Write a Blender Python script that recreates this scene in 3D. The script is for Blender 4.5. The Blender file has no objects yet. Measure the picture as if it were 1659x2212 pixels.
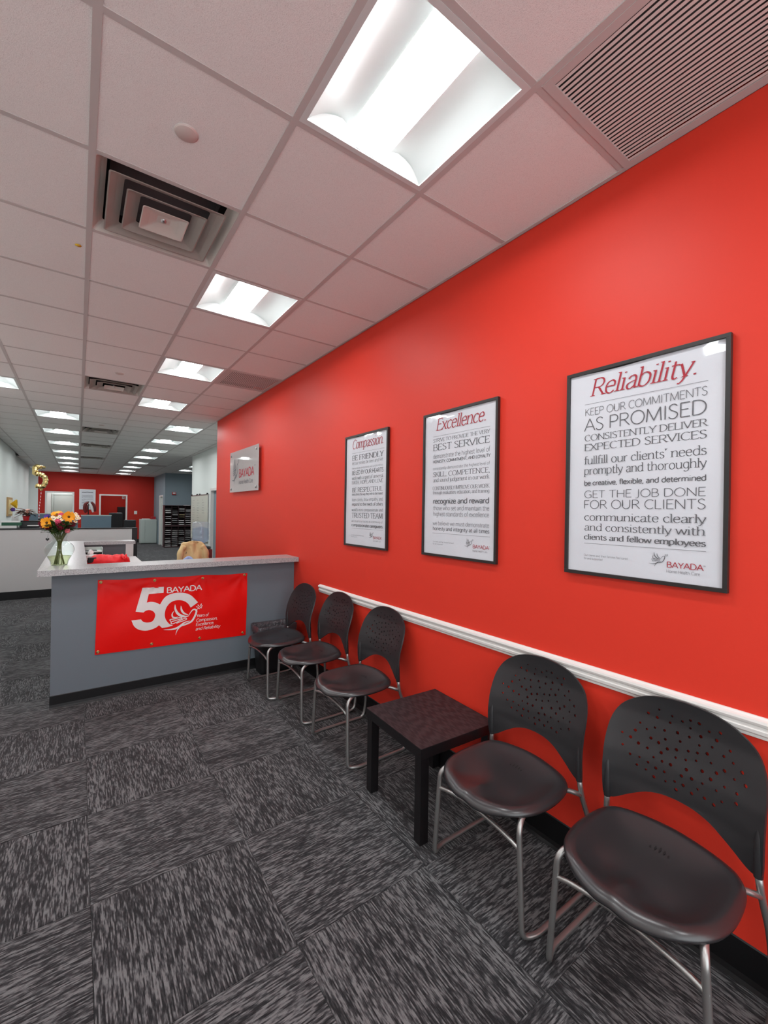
import bpy, bmesh, math, random
from mathutils import Vector, Matrix
from mathutils.geometry import delaunay_2d_cdt
random.seed(7)
PI = math.pi
SC = bpy.context.scene
COL = SC.collection

# ------------------------------------------------------------------ camera
W_RED, CEIL, TILE = 1.827, 3.027, 0.6096          # red wall plane, ceiling height, 2 ft grid
yaw, pitch, roll = math.radians(35.590), math.radians(-0.043), math.radians(0.874)
fwd = Vector((math.sin(yaw) * math.cos(pitch), math.cos(yaw) * math.cos(pitch), math.sin(pitch)))
r0 = Vector((math.cos(yaw), -math.sin(yaw), 0))
u0 = r0.cross(fwd)
right = r0 * math.cos(roll) + u0 * math.sin(roll)
up = -r0 * math.sin(roll) + u0 * math.cos(roll)
cam_data = bpy.data.cameras.new('camera')
cam = bpy.data.objects.new('camera', cam_data)
COL.objects.link(cam)
M = Matrix((right, up, -fwd)).transposed().to_4x4()
M.translation = Vector((-0.029, -1.502, 1.577))
cam.matrix_world = M
cam_data.sensor_fit = 'HORIZONTAL'
cam_data.sensor_width = 36.0
cam_data.lens = 923.445 / 1659 * 36.0
cam_data.clip_start = 0.02
cam_data.clip_end = 120
SC.camera = cam

# ------------------------------------------------------------------ ambient fill light, exposure
world = bpy.data.worlds.new('ambient_fill')
SC.world = world
world.use_nodes = True
world.node_tree.nodes['Background'].inputs['Color'].default_value = (0.93, 0.97, 1.0, 1)
world.node_tree.nodes['Background'].inputs['Strength'].default_value = 2.1  # uniform fill, added through the open front to lift ceiling and chairs
SC.view_settings.view_transform = 'Standard'
SC.view_settings.look = 'None'
SC.view_settings.exposure = 0.40
SC.view_settings.gamma = 1.0
SC.view_settings.use_curve_mapping = False
LAMP_STRENGTH = 30.0                              # radiance of the lit lens of each ceiling fixture

# ------------------------------------------------------------------ materials
def lin(c):
    return tuple(((v / 255) / 12.92) if v / 255 <= 0.04045 else (((v / 255) + 0.055) / 1.055) ** 2.4 for v in c) + (1.0,)

def mat(name, rgb, rough=0.6, metal=0.0, spec=0.5, coat=0.0, bump=None, mottle=None, emit=None, sheen=0.0):
    m = bpy.data.materials.new(name)
    m.use_nodes = True
    nt = m.node_tree
    b = nt.nodes['Principled BSDF']
    b.inputs['Base Color'].default_value = lin(rgb)
    b.inputs['Roughness'].default_value = rough
    b.inputs['Metallic'].default_value = metal
    b.inputs['Specular IOR Level'].default_value = spec
    b.inputs['Coat Weight'].default_value = coat
    b.inputs['Coat Roughness'].default_value = 0.08
    b.inputs['Sheen Weight'].default_value = sheen
    if emit:
        b.inputs['Emission Color'].default_value = lin(rgb)
        b.inputs['Emission Strength'].default_value = emit
    if bump or mottle:
        tc = nt.nodes.new('ShaderNodeTexCoord')
    if bump:
        sc, st = bump[0], bump[1]
        n = nt.nodes.new('ShaderNodeTexNoise'); n.inputs['Scale'].default_value = sc
        n.inputs['Detail'].default_value = 4
        bp = nt.nodes.new('ShaderNodeBump'); bp.inputs['Strength'].default_value = st
        bp.inputs['Distance'].default_value = bump[2] if len(bump) > 2 else 0.002
        nt.links.new(tc.outputs['Object'], n.inputs['Vector'])
        nt.links.new(n.outputs['Fac'], bp.inputs['Height'])
        nt.links.new(bp.outputs['Normal'], b.inputs['Normal'])
    if mottle:
        sc, rgb2, lo, hi = mottle
        n = nt.nodes.new('ShaderNodeTexNoise'); n.inputs['Scale'].default_value = sc
        n.inputs['Detail'].default_value = 3
        r = nt.nodes.new('ShaderNodeValToRGB')
        r.color_ramp.elements[0].position = lo; r.color_ramp.elements[0].color = lin(rgb)
        r.color_ramp.elements[1].position = hi; r.color_ramp.elements[1].color = lin(rgb2)
        nt.links.new(tc.outputs['Object'], n.inputs['Vector'])
        nt.links.new(n.outputs['Fac'], r.inputs['Fac'])
        nt.links.new(r.outputs['Color'], b.inputs['Base Color'])
    return m

def carpet_material():
    m = bpy.data.materials.new('carpet'); m.use_nodes = True
    nt = m.node_tree; N = nt.nodes; L = nt.links
    b = N['Principled BSDF']; b.inputs['Roughness'].default_value = 0.95
    b.inputs['Specular IOR Level'].default_value = 0.1
    b.inputs['Sheen Weight'].default_value = 0.12
    geo = N.new('ShaderNodeNewGeometry'); sep = N.new('ShaderNodeSeparateXYZ')
    L.new(geo.outputs['Position'], sep.inputs[0])
    def math_(op, a, bb=None):
        n = N.new('ShaderNodeMath'); n.operation = op
        for i, v in enumerate((a, bb)):
            if v is None: continue
            if isinstance(v, (int, float)): n.inputs[i].default_value = v
            else: L.new(v, n.inputs[i])
        return n.outputs[0]
    fx = math_('FLOOR', math_('DIVIDE', math_('SUBTRACT', sep.outputs[0], CARPET_X), TILE))
    fy = math_('FLOOR', math_('DIVIDE', math_('SUBTRACT', sep.outputs[1], CARPET_Y), TILE))
    par = math_('FLOORED_MODULO', math_('ADD', fx, fy), 2.0)
    cid = math_('ADD', math_('MULTIPLY', fx, 3.17), math_('MULTIPLY', fy, 7.31))
    a = N.new('ShaderNodeCombineXYZ'); L.new(sep.outputs[0], a.inputs[0]); L.new(sep.outputs[1], a.inputs[1]); L.new(cid, a.inputs[2])
    c = N.new('ShaderNodeCombineXYZ'); L.new(sep.outputs[1], c.inputs[0]); L.new(sep.outputs[0], c.inputs[1]); L.new(cid, c.inputs[2])
    mix = N.new('ShaderNodeMix'); mix.data_type = 'VECTOR'
    L.new(par, mix.inputs[0]); L.new(a.outputs[0], mix.inputs[4]); L.new(c.outputs[0], mix.inputs[5])
    def streak(sx, sy, detail):
        mp = N.new('ShaderNodeMapping'); mp.inputs['Scale'].default_value = (sx, sy, 1)
        L.new(mix.outputs[1], mp.inputs[0])
        n = N.new('ShaderNodeTexNoise'); n.inputs['Scale'].default_value = 1.0; n.inputs['Detail'].default_value = detail
        n.inputs['Roughness'].default_value = 0.55
        L.new(mp.outputs[0], n.inputs['Vector'])
        return n.outputs['Fac']
    s1 = streak(22, 150, 2.0); s2 = streak(56, 380, 1.0); s3 = streak(4, 9, 1.0)
    # rows of tufts, 4.6 mm apart, each row with its own run of light and dark yarn
    sp2 = N.new('ShaderNodeSeparateXYZ'); L.new(mix.outputs[1], sp2.inputs[0])
    row = math_('FLOOR', math_('MULTIPLY', sp2.outputs[1], 217.0))
    rv = N.new('ShaderNodeCombineXYZ'); L.new(math_('MULTIPLY', sp2.outputs[0], 19.0), rv.inputs[0]); L.new(math_('MULTIPLY', row, 1.37), rv.inputs[1]); L.new(sp2.outputs[2], rv.inputs[2])
    nr = N.new('ShaderNodeTexNoise'); nr.inputs['Scale'].default_value = 1.0; nr.inputs['Detail'].default_value = 2.0; L.new(rv.outputs[0], nr.inputs['Vector'])
    s = math_('ADD', math_('ADD', math_('ADD', math_('MULTIPLY', nr.outputs['Fac'], 0.62), math_('MULTIPLY', s1, 0.22)), math_('MULTIPLY', s2, 0.16)), math_('MULTIPLY', math_('SUBTRACT', s3, 0.5), 0.14))
    r = N.new('ShaderNodeValToRGB')
    e = r.color_ramp.elements
    e[0].position = 0.43; e[0].color = lin(CARPET_DARK)
    e[1].position = 0.585; e[1].color = lin(CARPET_LIGHT)
    k = e.new(0.50); k.color = lin(CARPET_MID)
    L.new(s, r.inputs['Fac'])
    fine = N.new('ShaderNodeTexNoise'); fine.inputs['Scale'].default_value = 620; fine.inputs['Detail'].default_value = 1
    L.new(geo.outputs['Position'], fine.inputs['Vector'])
    hsv = N.new('ShaderNodeHueSaturation'); L.new(r.outputs['Color'], hsv.inputs['Color'])
    L.new(math_('ADD', math_('MULTIPLY', fine.outputs['Fac'], 0.9), 0.55), hsv.inputs['Value'])
    L.new(hsv.outputs[0], b.inputs['Base Color'])
    bp = N.new('ShaderNodeBump'); bp.inputs['Strength'].default_value = 0.7; bp.inputs['Distance'].default_value = 0.004
    L.new(math_('ADD', s, math_('MULTIPLY', fine.outputs['Fac'], 0.4)), bp.inputs['Height'])
    L.new(bp.outputs[0], b.inputs['Normal'])
    return m

CARPET_X, CARPET_Y = 0.03, 0.538
CARPET_DARK, CARPET_MID, CARPET_LIGHT = (32, 32, 34), (58, 58, 60), (110, 110, 111)

def granite_material():
    m = mat('granite_laminate', (190, 188, 188), rough=0.28, spec=0.5)
    nt = m.node_tree; N = nt.nodes; L = nt.links; b = N['Principled BSDF']
    tc = N.new('ShaderNodeTexCoord')
    v = N.new('ShaderNodeTexVoronoi'); v.inputs['Scale'].default_value = 330; v.feature = 'F1'
    L.new(tc.outputs['Object'], v.inputs['Vector'])
    sp = N.new('ShaderNodeSeparateColor'); L.new(v.outputs['Color'], sp.inputs[0])
    r = N.new('ShaderNodeValToRGB'); e = r.color_ramp.elements
    r.color_ramp.interpolation = 'CONSTANT'
    e[0].position = 0; e[0].color = lin((128, 126, 126))
    e[1].position = 0.22; e[1].color = lin((156, 155, 156))
    for p, c in ((0.5, (172, 172, 173)), (0.82, (188, 188, 188))):
        k = e.new(p); k.color = lin(c)
    L.new(sp.outputs[0], r.inputs['Fac'])
    L.new(r.outputs['Color'], b.inputs['Base Color'])
    return m

def wood_material(name, c1, c2, scale=(1, 14, 1), rough=0.35):
    m = mat(name, c1, rough=rough, spec=0.3)
    nt = m.node_tree; N = nt.nodes; L = nt.links; b = N['Principled BSDF']
    tc = N.new('ShaderNodeTexCoord'); mp = N.new('ShaderNodeMapping'); mp.inputs['Scale'].default_value = scale
    n = N.new('ShaderNodeTexNoise'); n.inputs['Scale'].default_value = 5; n.inputs['Detail'].default_value = 6
    n.inputs['Distortion'].default_value = 0.7
    w = N.new('ShaderNodeTexWave'); w.wave_type = 'BANDS'; w.bands_direction = 'Y'
    w.inputs['Scale'].default_value = 2.6; w.inputs['Distortion'].default_value = 9; w.inputs['Detail'].default_value = 3; w.inputs['Detail Scale'].default_value = .6
    L.new(tc.outputs['Object'], mp.inputs[0]); L.new(mp.outputs[0], n.inputs['Vector']); L.new(mp.outputs[0], w.inputs['Vector'])
    mx = N.new('ShaderNodeMath'); mx.operation = 'MULTIPLY'; L.new(n.outputs['Fac'], mx.inputs[0]); L.new(w.outputs['Fac'], mx.inputs[1])
    r = N.new('ShaderNodeValToRGB')
    r.color_ramp.elements[0].position = 0.05; r.color_ramp.elements[0].color = lin(c2)
    r.color_ramp.elements[1].position = 0.5; r.color_ramp.elements[1].color = lin(c1)
    L.new(mx.outputs[0], r.inputs['Fac']); L.new(r.outputs['Color'], b.inputs['Base Color'])
    return m

def pane_material(name, tint=(255, 255, 255), rough=0.02, ior=1.45, wobble=0.0, body=0.0, body_rgb=(220, 220, 220)):
    """thin clear sheet: see through plus a Fresnel mirror; body mixes in a diffuse share"""
    m = bpy.data.materials.new(name); m.use_nodes = True
    nt = m.node_tree; N = nt.nodes; L = nt.links; N.clear()
    out = N.new('ShaderNodeOutputMaterial')
    t = N.new('ShaderNodeBsdfTransparent'); t.inputs[0].default_value = lin(tint)
    g = N.new('ShaderNodeBsdfGlossy'); g.inputs['Roughness'].default_value = rough
    geo = N.new('ShaderNodeNewGeometry'); dot = N.new('ShaderNodeVectorMath'); dot.operation = 'DOT_PRODUCT'
    L.new(geo.outputs['Incoming'], dot.inputs[0]); L.new(geo.outputs['Normal'], dot.inputs[1])
    def mm(op, a, b):
        n = N.new('ShaderNodeMath'); n.operation = op
        for i, v in enumerate((a, b)):
            if isinstance(v, (int, float)): n.inputs[i].default_value = v
            elif v is not None: L.new(v, n.inputs[i])
        return n.outputs[0]
    f0 = ((ior-1)/(ior+1))**2                      # Schlick term, the same from both sides of the sheet
    sch = mm('ADD', mm('MULTIPLY', mm('POWER', mm('SUBTRACT', 1.0, mm('ABSOLUTE', dot.outputs['Value'], None)), 5.0), 1-f0), f0)
    if wobble:
        tc = N.new('ShaderNodeTexCoord'); n = N.new('ShaderNodeTexNoise'); n.inputs['Scale'].default_value = 4
        bp = N.new('ShaderNodeBump'); bp.inputs['Strength'].default_value = wobble; bp.inputs['Distance'].default_value = 0.02
        L.new(tc.outputs['Object'], n.inputs['Vector']); L.new(n.outputs['Fac'], bp.inputs['Height'])
        L.new(bp.outputs[0], g.inputs['Normal'])
    base = t.outputs[0]
    if body:
        d = N.new('ShaderNodeBsdfDiffuse'); d.inputs[0].default_value = lin(body_rgb)
        mb = N.new('ShaderNodeMixShader'); mb.inputs[0].default_value = body
        L.new(t.outputs[0], mb.inputs[1]); L.new(d.outputs[0], mb.inputs[2]); base = mb.outputs[0]
    mx = N.new('ShaderNodeMixShader')
    L.new(sch, mx.inputs[0]); L.new(base, mx.inputs[1]); L.new(g.outputs[0], mx.inputs[2])
    L.new(mx.outputs[0], out.inputs[0])
    return m

MT = {
 'red_wall': mat('red_wall_paint', (214, 54, 37), 0.5, spec=0.3, bump=(260, 0.12, 0.0008)),
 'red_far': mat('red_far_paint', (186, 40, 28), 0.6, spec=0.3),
 'white_wall': mat('white_wall_paint', (232, 237, 233), 0.6, spec=0.3, bump=(6, 0.15, 0.01)),
 'grey_wall': mat('grey_blue_wall_paint', (128, 142, 150), 0.6, spec=0.3),
 'ceiling_tile': mat('mineral_tile', (234, 232, 229), 0.95, spec=0.1, bump=(330, 0.55, 0.002), mottle=(420, (216, 213, 210), 0.5, 0.72)),
 'grid': mat('grid_enamel', (192, 186, 183), 0.5, spec=0.4),
 'plenum': mat('plenum_board', (60, 60, 60), 0.9),
 'fixture': mat('fixture_enamel', (206, 212, 210), 0.35, spec=0.5),
 'lens': mat('lit_lens', (250, 253, 255), 0.5, emit=LAMP_STRENGTH),
 'vent': mat('vent_enamel', (206, 200, 192), 0.4, spec=0.5),
 'duct': mat('duct_black', (74, 72, 74), 0.8),
 'louver': mat('louver_enamel', (212, 206, 202), 0.5),
 'grille_back': mat('grille_liner', (110, 104, 102), 0.8),
 'base_black': mat('black_vinyl', (14, 14, 16), 0.42, spec=0.4),
 'trim_white': mat('white_trim_gloss', (226, 224, 220), 0.35, spec=0.5),
 'desk_grey': mat('grey_panel_paint', (108, 118, 126), 0.5, spec=0.4, bump=(40, 0.1, 0.001)),
 'desk_dark': mat('dark_grey_panel', (92, 93, 98), 0.55),
 'granite': None, 'carpet': None,
 'frame_black': mat('black_frame_lacquer', (34, 32, 31), 0.38, spec=0.5),
 'paper': mat('poster_paper', (212, 214, 220), 0.5, spec=0.4, bump=(5, 0.25, 0.006)),
 'ink_grey': mat('ink_grey', (92, 93, 97), 0.6),
 'ink_light': mat('ink_light_grey', (170, 171, 175), 0.6),
 'ink_red': mat('ink_red', (168, 28, 46), 0.6),
 'ink_white': mat('ink_white', (232, 228, 226), 0.45),
 'banner': mat('red_vinyl', (232, 10, 3), 0.42, spec=0.22, bump=(7, 0.25, 0.01)),
 'brass': mat('brass', (186, 160, 110), 0.3, 1.0),
 'chrome': mat('satin_steel', (172, 172, 172), 0.3, 1.0),
 'steel_tube': mat('grey_silver_tube', (168, 168, 166), 0.36, 0.85, bump=(300, 0.1, 0.0005)),
 'chair_shell': mat('black_polypropylene', (35, 35, 37), 0.42, spec=0.5, bump=(700, 0.2, 0.0004)),
 'seat_vinyl': mat('black_seat_shell', (38, 37, 39), 0.30, spec=0.8, bump=(900, 0.15, 0.0003)),
 'black': mat('matt_black', (12, 12, 13), 0.6),
 'black_plastic': mat('black_plastic', (24, 24, 26), 0.4),
 'liner': mat('grey_bin_liner', (74, 74, 78), 0.3, spec=0.6, bump=(25, 0.8, 0.02)),
 'table_top': wood_material('dark_brown_laminate', (54, 46, 48), (36, 30, 33), scale=(30, 1.5, 1), rough=0.5),
 'table_edge': mat('black_brown_edge', (19, 17, 19), 0.3),
 'partition': mat('partition_panel', (194, 193, 192), 0.5),
 'tan': mat('tan_cloth', (216, 190, 138), 0.85, sheen=0.2, bump=(22, 0.6, 0.01)),
 'blue_cloth': mat('pale_blue_cloth', (150, 172, 214), 0.85, bump=(25, 0.5, 0.01)),
 'red_cloth': mat('red_nylon', (226, 22, 30), 0.5, bump=(18, 0.6, 0.01)),
 'maroon': mat('maroon_plastic', (104, 20, 20), 0.5),
 'cabinet': mat('grey_white_steel', (190, 200, 194), 0.5),
 'mail_wood': mat('dark_mahogany', (54, 30, 34), 0.45),
 'sheet_white': mat('white_paper', (232, 232, 230), 0.7),
 'sheet_manila': mat('manila_paper', (232, 214, 160), 0.7),
 'whiteboard': mat('whiteboard_enamel', (208, 214, 200), 0.2),
 'gold': mat('gold_foil', (224, 200, 136), 0.16, 1.0, bump=(24, 0.9, 0.02)),
 'green_leaf': mat('green_leaf', (54, 82, 34), 0.5),
 'dark_leaf': mat('dark_leaf', (70, 48, 38), 0.5),
 'pale_leaf': mat('pale_pink_leaf', (226, 180, 164), 0.5),
 'stem': mat('green_stem', (92, 100, 48), 0.5),
 'sun_petal': mat('sunflower_petal', (250, 168, 14), 0.55),
 'sun_disc': mat('sunflower_disc', (86, 52, 14), 0.8, bump=(300, 1, 0.003)),
 'crimson': mat('crimson_petal', (122, 20, 44), 0.6),
 'pink': mat('pink_petal', (226, 96, 130), 0.6),
 'rose': mat('rose_petal', (214, 120, 130), 0.6),
 'purple': mat('purple_petal', (86, 50, 150), 0.6),
 'cream': mat('cream_petal', (246, 238, 214), 0.6),
 'green_binder': mat('green_binder', (14, 84, 58), 0.4),
 'red_foil': mat('red_foil', (190, 30, 36), 0.3),
 'panel_blue': mat('blue_grey_fabric', (104, 124, 138), 0.8),
 'wood_gold': mat('golden_wood', (186, 152, 100), 0.4),
 'yellow': mat('yellow_paper', (226, 184, 34), 0.6),
 'white_plastic': mat('white_plastic', (232, 232, 228), 0.4),
 'alarm_red': mat('alarm_red', (170, 26, 40), 0.4),
 'glass': pane_material('vase_glass', (240, 246, 244), 0.0, 1.55),
 'water': pane_material('vase_water', (236, 238, 214), 0.0, 1.2),
 'bottle': pane_material('bottle_plastic', (248, 250, 254), 0.04, 1.5, body=0.18, body_rgb=(214, 222, 234)),
 'pane': pane_material('poster_glazing', (255, 255, 255), 0.015, 1.42, wobble=0.25),
 'acrylic': pane_material('acrylic_sheet', (235, 235, 235), 0.02, 1.49, body=0.62, body_rgb=(214, 208, 206)),
}
MT['granite'] = granite_material()
MT['carpet'] = carpet_material()

# ------------------------------------------------------------------ mesh helpers
def new_bm(): return bmesh.new()

def box(bm, x0, x1, y0, y1, z0, z1, bev=0.0):
    vs = [bm.verts.new(p) for p in ((x0,y0,z0),(x1,y0,z0),(x1,y1,z0),(x0,y1,z0),(x0,y0,z1),(x1,y0,z1),(x1,y1,z1),(x0,y1,z1))]
    fs = [bm.faces.new([vs[i] for i in f]) for f in ((0,3,2,1),(4,5,6,7),(0,1,5,4),(1,2,6,5),(2,3,7,6),(3,0,4,7))]
    if bev:
        es = list({e for f in fs for e in f.edges})
        bmesh.ops.bevel(bm, geom=es, offset=bev, segments=2, profile=0.6, affect='EDGES')
    return bm

def quad(bm, pts): return bm.faces.new([bm.verts.new(p) for p in pts])

def tube(bm, pts, r, seg=10, cap=True, radii=None):
    pts = [Vector(p) for p in pts]
    n = len(pts); rings = []; prev = None
    for i, p in enumerate(pts):
        t = (pts[min(i+1, n-1)] - pts[max(i-1, 0)]).normalized()
        if prev is None:
            a = Vector((0,0,1)) if abs(t.z) < 0.9 else Vector((1,0,0))
            u = t.cross(a).normalized()
        else:
            u = (prev - t * prev.dot(t)).normalized()
        prev = u; v = t.cross(u)
        rr = radii[i] if radii else r
        rings.append([bm.verts.new(p + (u*math.cos(2*PI*k/seg) + v*math.sin(2*PI*k/seg))*rr) for k in range(seg)])
    for a, b in zip(rings, rings[1:]):
        for k in range(seg):
            f = bm.faces.new((a[k], a[(k+1)%seg], b[(k+1)%seg], b[k])); f.smooth = True
    if cap:
        bm.faces.new(rings[0][::-1]); bm.faces.new(rings[-1])
    return bm

def lathe(bm, prof, seg=24, c=(0,0,0), smooth=True, close=False):
    rings = []
    for r, z in prof:
        if r < 1e-6: rings.append([bm.verts.new((c[0], c[1], c[2]+z))])
        else: rings.append([bm.verts.new((c[0]+r*math.cos(2*PI*k/seg), c[1]+r*math.sin(2*PI*k/seg), c[2]+z)) for k in range(seg)])
    for a, b in zip(rings, rings[1:]):
        for k in range(seg):
            k2 = (k+1) % seg
            q = [a[k % len(a)], a[k2 % len(a)], b[k2 % len(b)], b[k % len(b)]]
            q = list(dict.fromkeys(q))
            if len(q) >= 3:
                f = bm.faces.new(q); f.smooth = smooth
    return bm

def catmull(pts, n=6, closed=False):
    out = []; P = [Vector(p) for p in pts]; m = len(P)
    for i in range(m if closed else m-1):
        p0 = P[(i-1) % m] if closed or i > 0 else P[i]*2-P[i+1]
        p1, p2 = P[i], P[(i+1) % m]
        p3 = P[(i+2) % m] if closed or i+2 < m else P[i+1]*2-P[i]
        for k in range(n):
            t = k/n
            out.append(0.5*((2*p1)+(p2-p0)*t+(2*p0-5*p1+4*p2-p3)*t*t+(3*p1-p0-3*p2+p3)*t**3))
    if not closed: out.append(P[-1])
    return out

def rounded(pts, rad, n=5):
    """polyline with filleted corners"""
    P = [Vector(p) for p in pts]; out = [P[0]]
    for i in range(1, len(P)-1):
        a, b, c = P[i-1], P[i], P[i+1]
        r = rad[i] if isinstance(rad, (list, tuple)) else rad
        d1, d2 = (a-b), (c-b)
        r = min(r, d1.length*0.49, d2.length*0.49)
        s, e = b+d1.normalized()*r, b+d2.normalized()*r
        for k in range(n+1):
            t = k/n
            out.append(s*(1-t)**2 + b*2*t*(1-t) + e*t*t)
    out.append(P[-1]); return out

def prism(bm, prof, axis_pts, closed=True):
    """extrude a 3D profile list placed at two ends: axis_pts = [(fn)->list of points]"""
    A = [bm.verts.new(p) for p in axis_pts[0]]; B = [bm.verts.new(p) for p in axis_pts[1]]
    n = len(A)
    for k in range(n if closed else n-1):
        bm.faces.new((A[k], A[(k+1)%n], B[(k+1)%n], B[k]))
    bm.faces.new(A[::-1]); bm.faces.new(B)
    return bm

def link(name, bm, material, parent=None, loc=None, smooth_angle=None):
    bmesh.ops.recalc_face_normals(bm, faces=bm.faces)
    me = bpy.data.meshes.new(name); bm.to_mesh(me); bm.free()
    ms = material if isinstance(material, (list, tuple)) else [material]
    for m_ in ms: me.materials.append(MT[m_] if isinstance(m_, str) else m_)
    o = bpy.data.objects.new(name, me); COL.objects.link(o)
    if parent is not None: o.parent = parent
    if loc is not None: o.location = loc
    return o

def tag(o, label=None, cat=None, group=None, kind=None):
    if label: o['label'] = label
    if cat: o['category'] = cat
    if group: o['group'] = group
    if kind: o['kind'] = kind
    return o

def thing(name, label, cat, loc=(0,0,0), rz=0.0, group=None):
    o = bpy.data.objects.new(name, None); COL.objects.link(o)
    o.empty_display_size = 0.1; o.location = loc; o.rotation_euler = (0, 0, rz)
    return tag(o, label, cat, group)

def struct(name, bm, material, label=None, parent=None):
    o = link(name, bm, material, parent)
    if parent is None: tag(o, label, None, None, 'structure')
    return o

def copy_tree(o, parent=None):
    c = o.copy(); COL.objects.link(c)
    if parent is not None: c.parent = parent
    for ch in list(o.children): copy_tree(ch, c)
    return c

def in_poly(x, y, poly):
    r = False; j = len(poly)-1
    for i in range(len(poly)):
        xi, yi = poly[i]; xj, yj = poly[j]
        if (yi > y) != (yj > y) and x < (xj-xi)*(y-yi)/(yj-yi)+xi: r = not r
        j = i
    return r

def fill2d(outline, holes=(), step=0.02):
    """triangulate an outline with holes and inner grid points"""
    V = []; E = []
    for loop in [outline] + list(holes):
        s = len(V); V += [Vector(p) for p in loop]
        E += [(s+i, s+(i+1) % len(loop)) for i in range(len(loop))]
    xs = [p[0] for p in outline]; ys = [p[1] for p in outline]
    B = list(V)
    x = min(xs)+step/2; row = 0
    while x < max(xs):
        y = min(ys)+step/2*(1+(row % 2)); row += 1
        while y < max(ys):
            if in_poly(x, y, outline) and not any(in_poly(x, y, h) for h in holes) and min((b.x-x)**2+(b.y-y)**2 for b in B) > (step*0.35)**2:
                V.append(Vector((x, y)))
            y += step
        x += step*0.87
    vo, eo, fo, *_ = delaunay_2d_cdt(V, E, [], 0, 1e-6)
    F = []
    for f in fo:
        cx = sum(vo[i].x for i in f)/len(f); cy = sum(vo[i].y for i in f)/len(f)
        if in_poly(cx, cy, outline) and not any(in_poly(cx, cy, h) for h in holes): F.append(f)
    return [tuple(v) for v in vo], F
# ------------------------------------------------------------------ floor
FAR_Y, FRONT_Y, LEFT_X = 21.0, -3.6, -1.42
floor = struct('floor', box(new_bm(), -2.6, 7.2, FRONT_Y, 25.5, -0.12, -0.0065), 'plenum', 'dark grey carpet of square tiles laid quarter turned')
def carpet_tile_mesh():
    bm = new_bm(); h = TILE/2 - 0.0006; b = 0.0022
    box(bm, -h, h, -h, h, -0.0065, -0.0012)
    top = [bm.verts.new(p) for p in ((-h+b,-h+b,0),(h-b,-h+b,0),(h-b,h-b,0),(-h+b,h-b,0))]
    low = [bm.verts.new(p) for p in ((-h,-h,-0.0012),(h,-h,-0.0012),(h,h,-0.0012),(-h,h,-0.0012))]
    bm.faces.new(top)
    for k in range(4): bm.faces.new((low[k], low[(k+1)%4], top[(k+1)%4], top[k]))
    return bm
ct0 = None
for i in range(-3, 4):
    for j in range(-7, 15):
        x = CARPET_X + (i+.5)*TILE; y = CARPET_Y + (j+.5)*TILE
        if i >= 3 and j < 8: continue
        if ct0 is None:
            ct0 = link('carpet_tile', carpet_tile_mesh(), 'carpet', floor); o = ct0
        else:
            o = ct0.copy(); COL.objects.link(o)
        o.location = (x, y, 0)
yb = CARPET_Y + 15*TILE
bm = new_bm(); box(bm, -2.6, 7.2, yb, 25.5, -0.0065, 0.0); box(bm, CARPET_X+4*TILE, 7.2, 5.9, yb, -0.0065, 0.0)
tag(link('carpet_field', bm, 'carpet', floor), kind='stuff')

# ------------------------------------------------------------------ ceiling
ceiling = struct('ceiling', box(new_bm(), -2.6, 7.2, FRONT_Y, 25.5, CEIL+0.16, CEIL+0.24), 'plenum', 'suspended ceiling of square mineral tiles in a metal grid')
RIGHT_COLS = 11
def col_ok(i, j):
    """cell (i, j) is inside the room"""
    if i < 3: return i >= -3 and (i > -3 or True)
    return j >= 9
LIGHTS = [(1, j) for j in (-4, -1, 2, 5, 8)] + [(-2, j) for j in (-4, -1, 2, 5, 8)] + \
         [(-1, j) for j in (11, 14, 17, 20, 23, 26, 29, 32)] + [(2, j) for j in (11, 14, 17, 20, 23, 26, 29, 32)] + [(5, 23), (5, 26)]
VENTS = [(0, 1), (0, 7), (0, 13), (0, 17), (0, 22), (0, 29)]
GRILLES = [(2, -2), (2, 5), (3, 24)]
special = set(LIGHTS) | set(VENTS) | set(GRILLES) | {(-3, 24)}

def ceiling_tile_mesh():
    bm = new_bm(); h = TILE/2 - 0.004
    box(bm, -h, h, -h, h, 0.0012, 0.016)
    return bm
tile0 = None; rest = new_bm()
for j in range(-6, 42):
    for i in range(-3, RIGHT_COLS):
        if (i, j) in special: continue
        if i >= 3 and j < 9: continue
        if j > 34 : continue
        x0, x1, y0, y1 = i*TILE, (i+1)*TILE, j*TILE, (j+1)*TILE
        x0c = max(x0, LEFT_X if j < 24 else -1.5)
        if i == -3 or j >= 13 or i >= 3:
            box(rest, x0c+.004, x1-.004, y0+.004, y1-.004, CEIL+0.0012, CEIL+0.016)
            continue
        if tile0 is None:
            tile0 = link('ceiling_tile', ceiling_tile_mesh(), 'ceiling_tile', ceiling); o = tile0
        else:
            o = tile0.copy(); COL.objects.link(o)
        o.location = ((x0+x1)/2, (y0+y1)/2, CEIL)
tag(link('ceiling_tile_field', rest, 'ceiling_tile', ceiling), kind='stuff')
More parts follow.
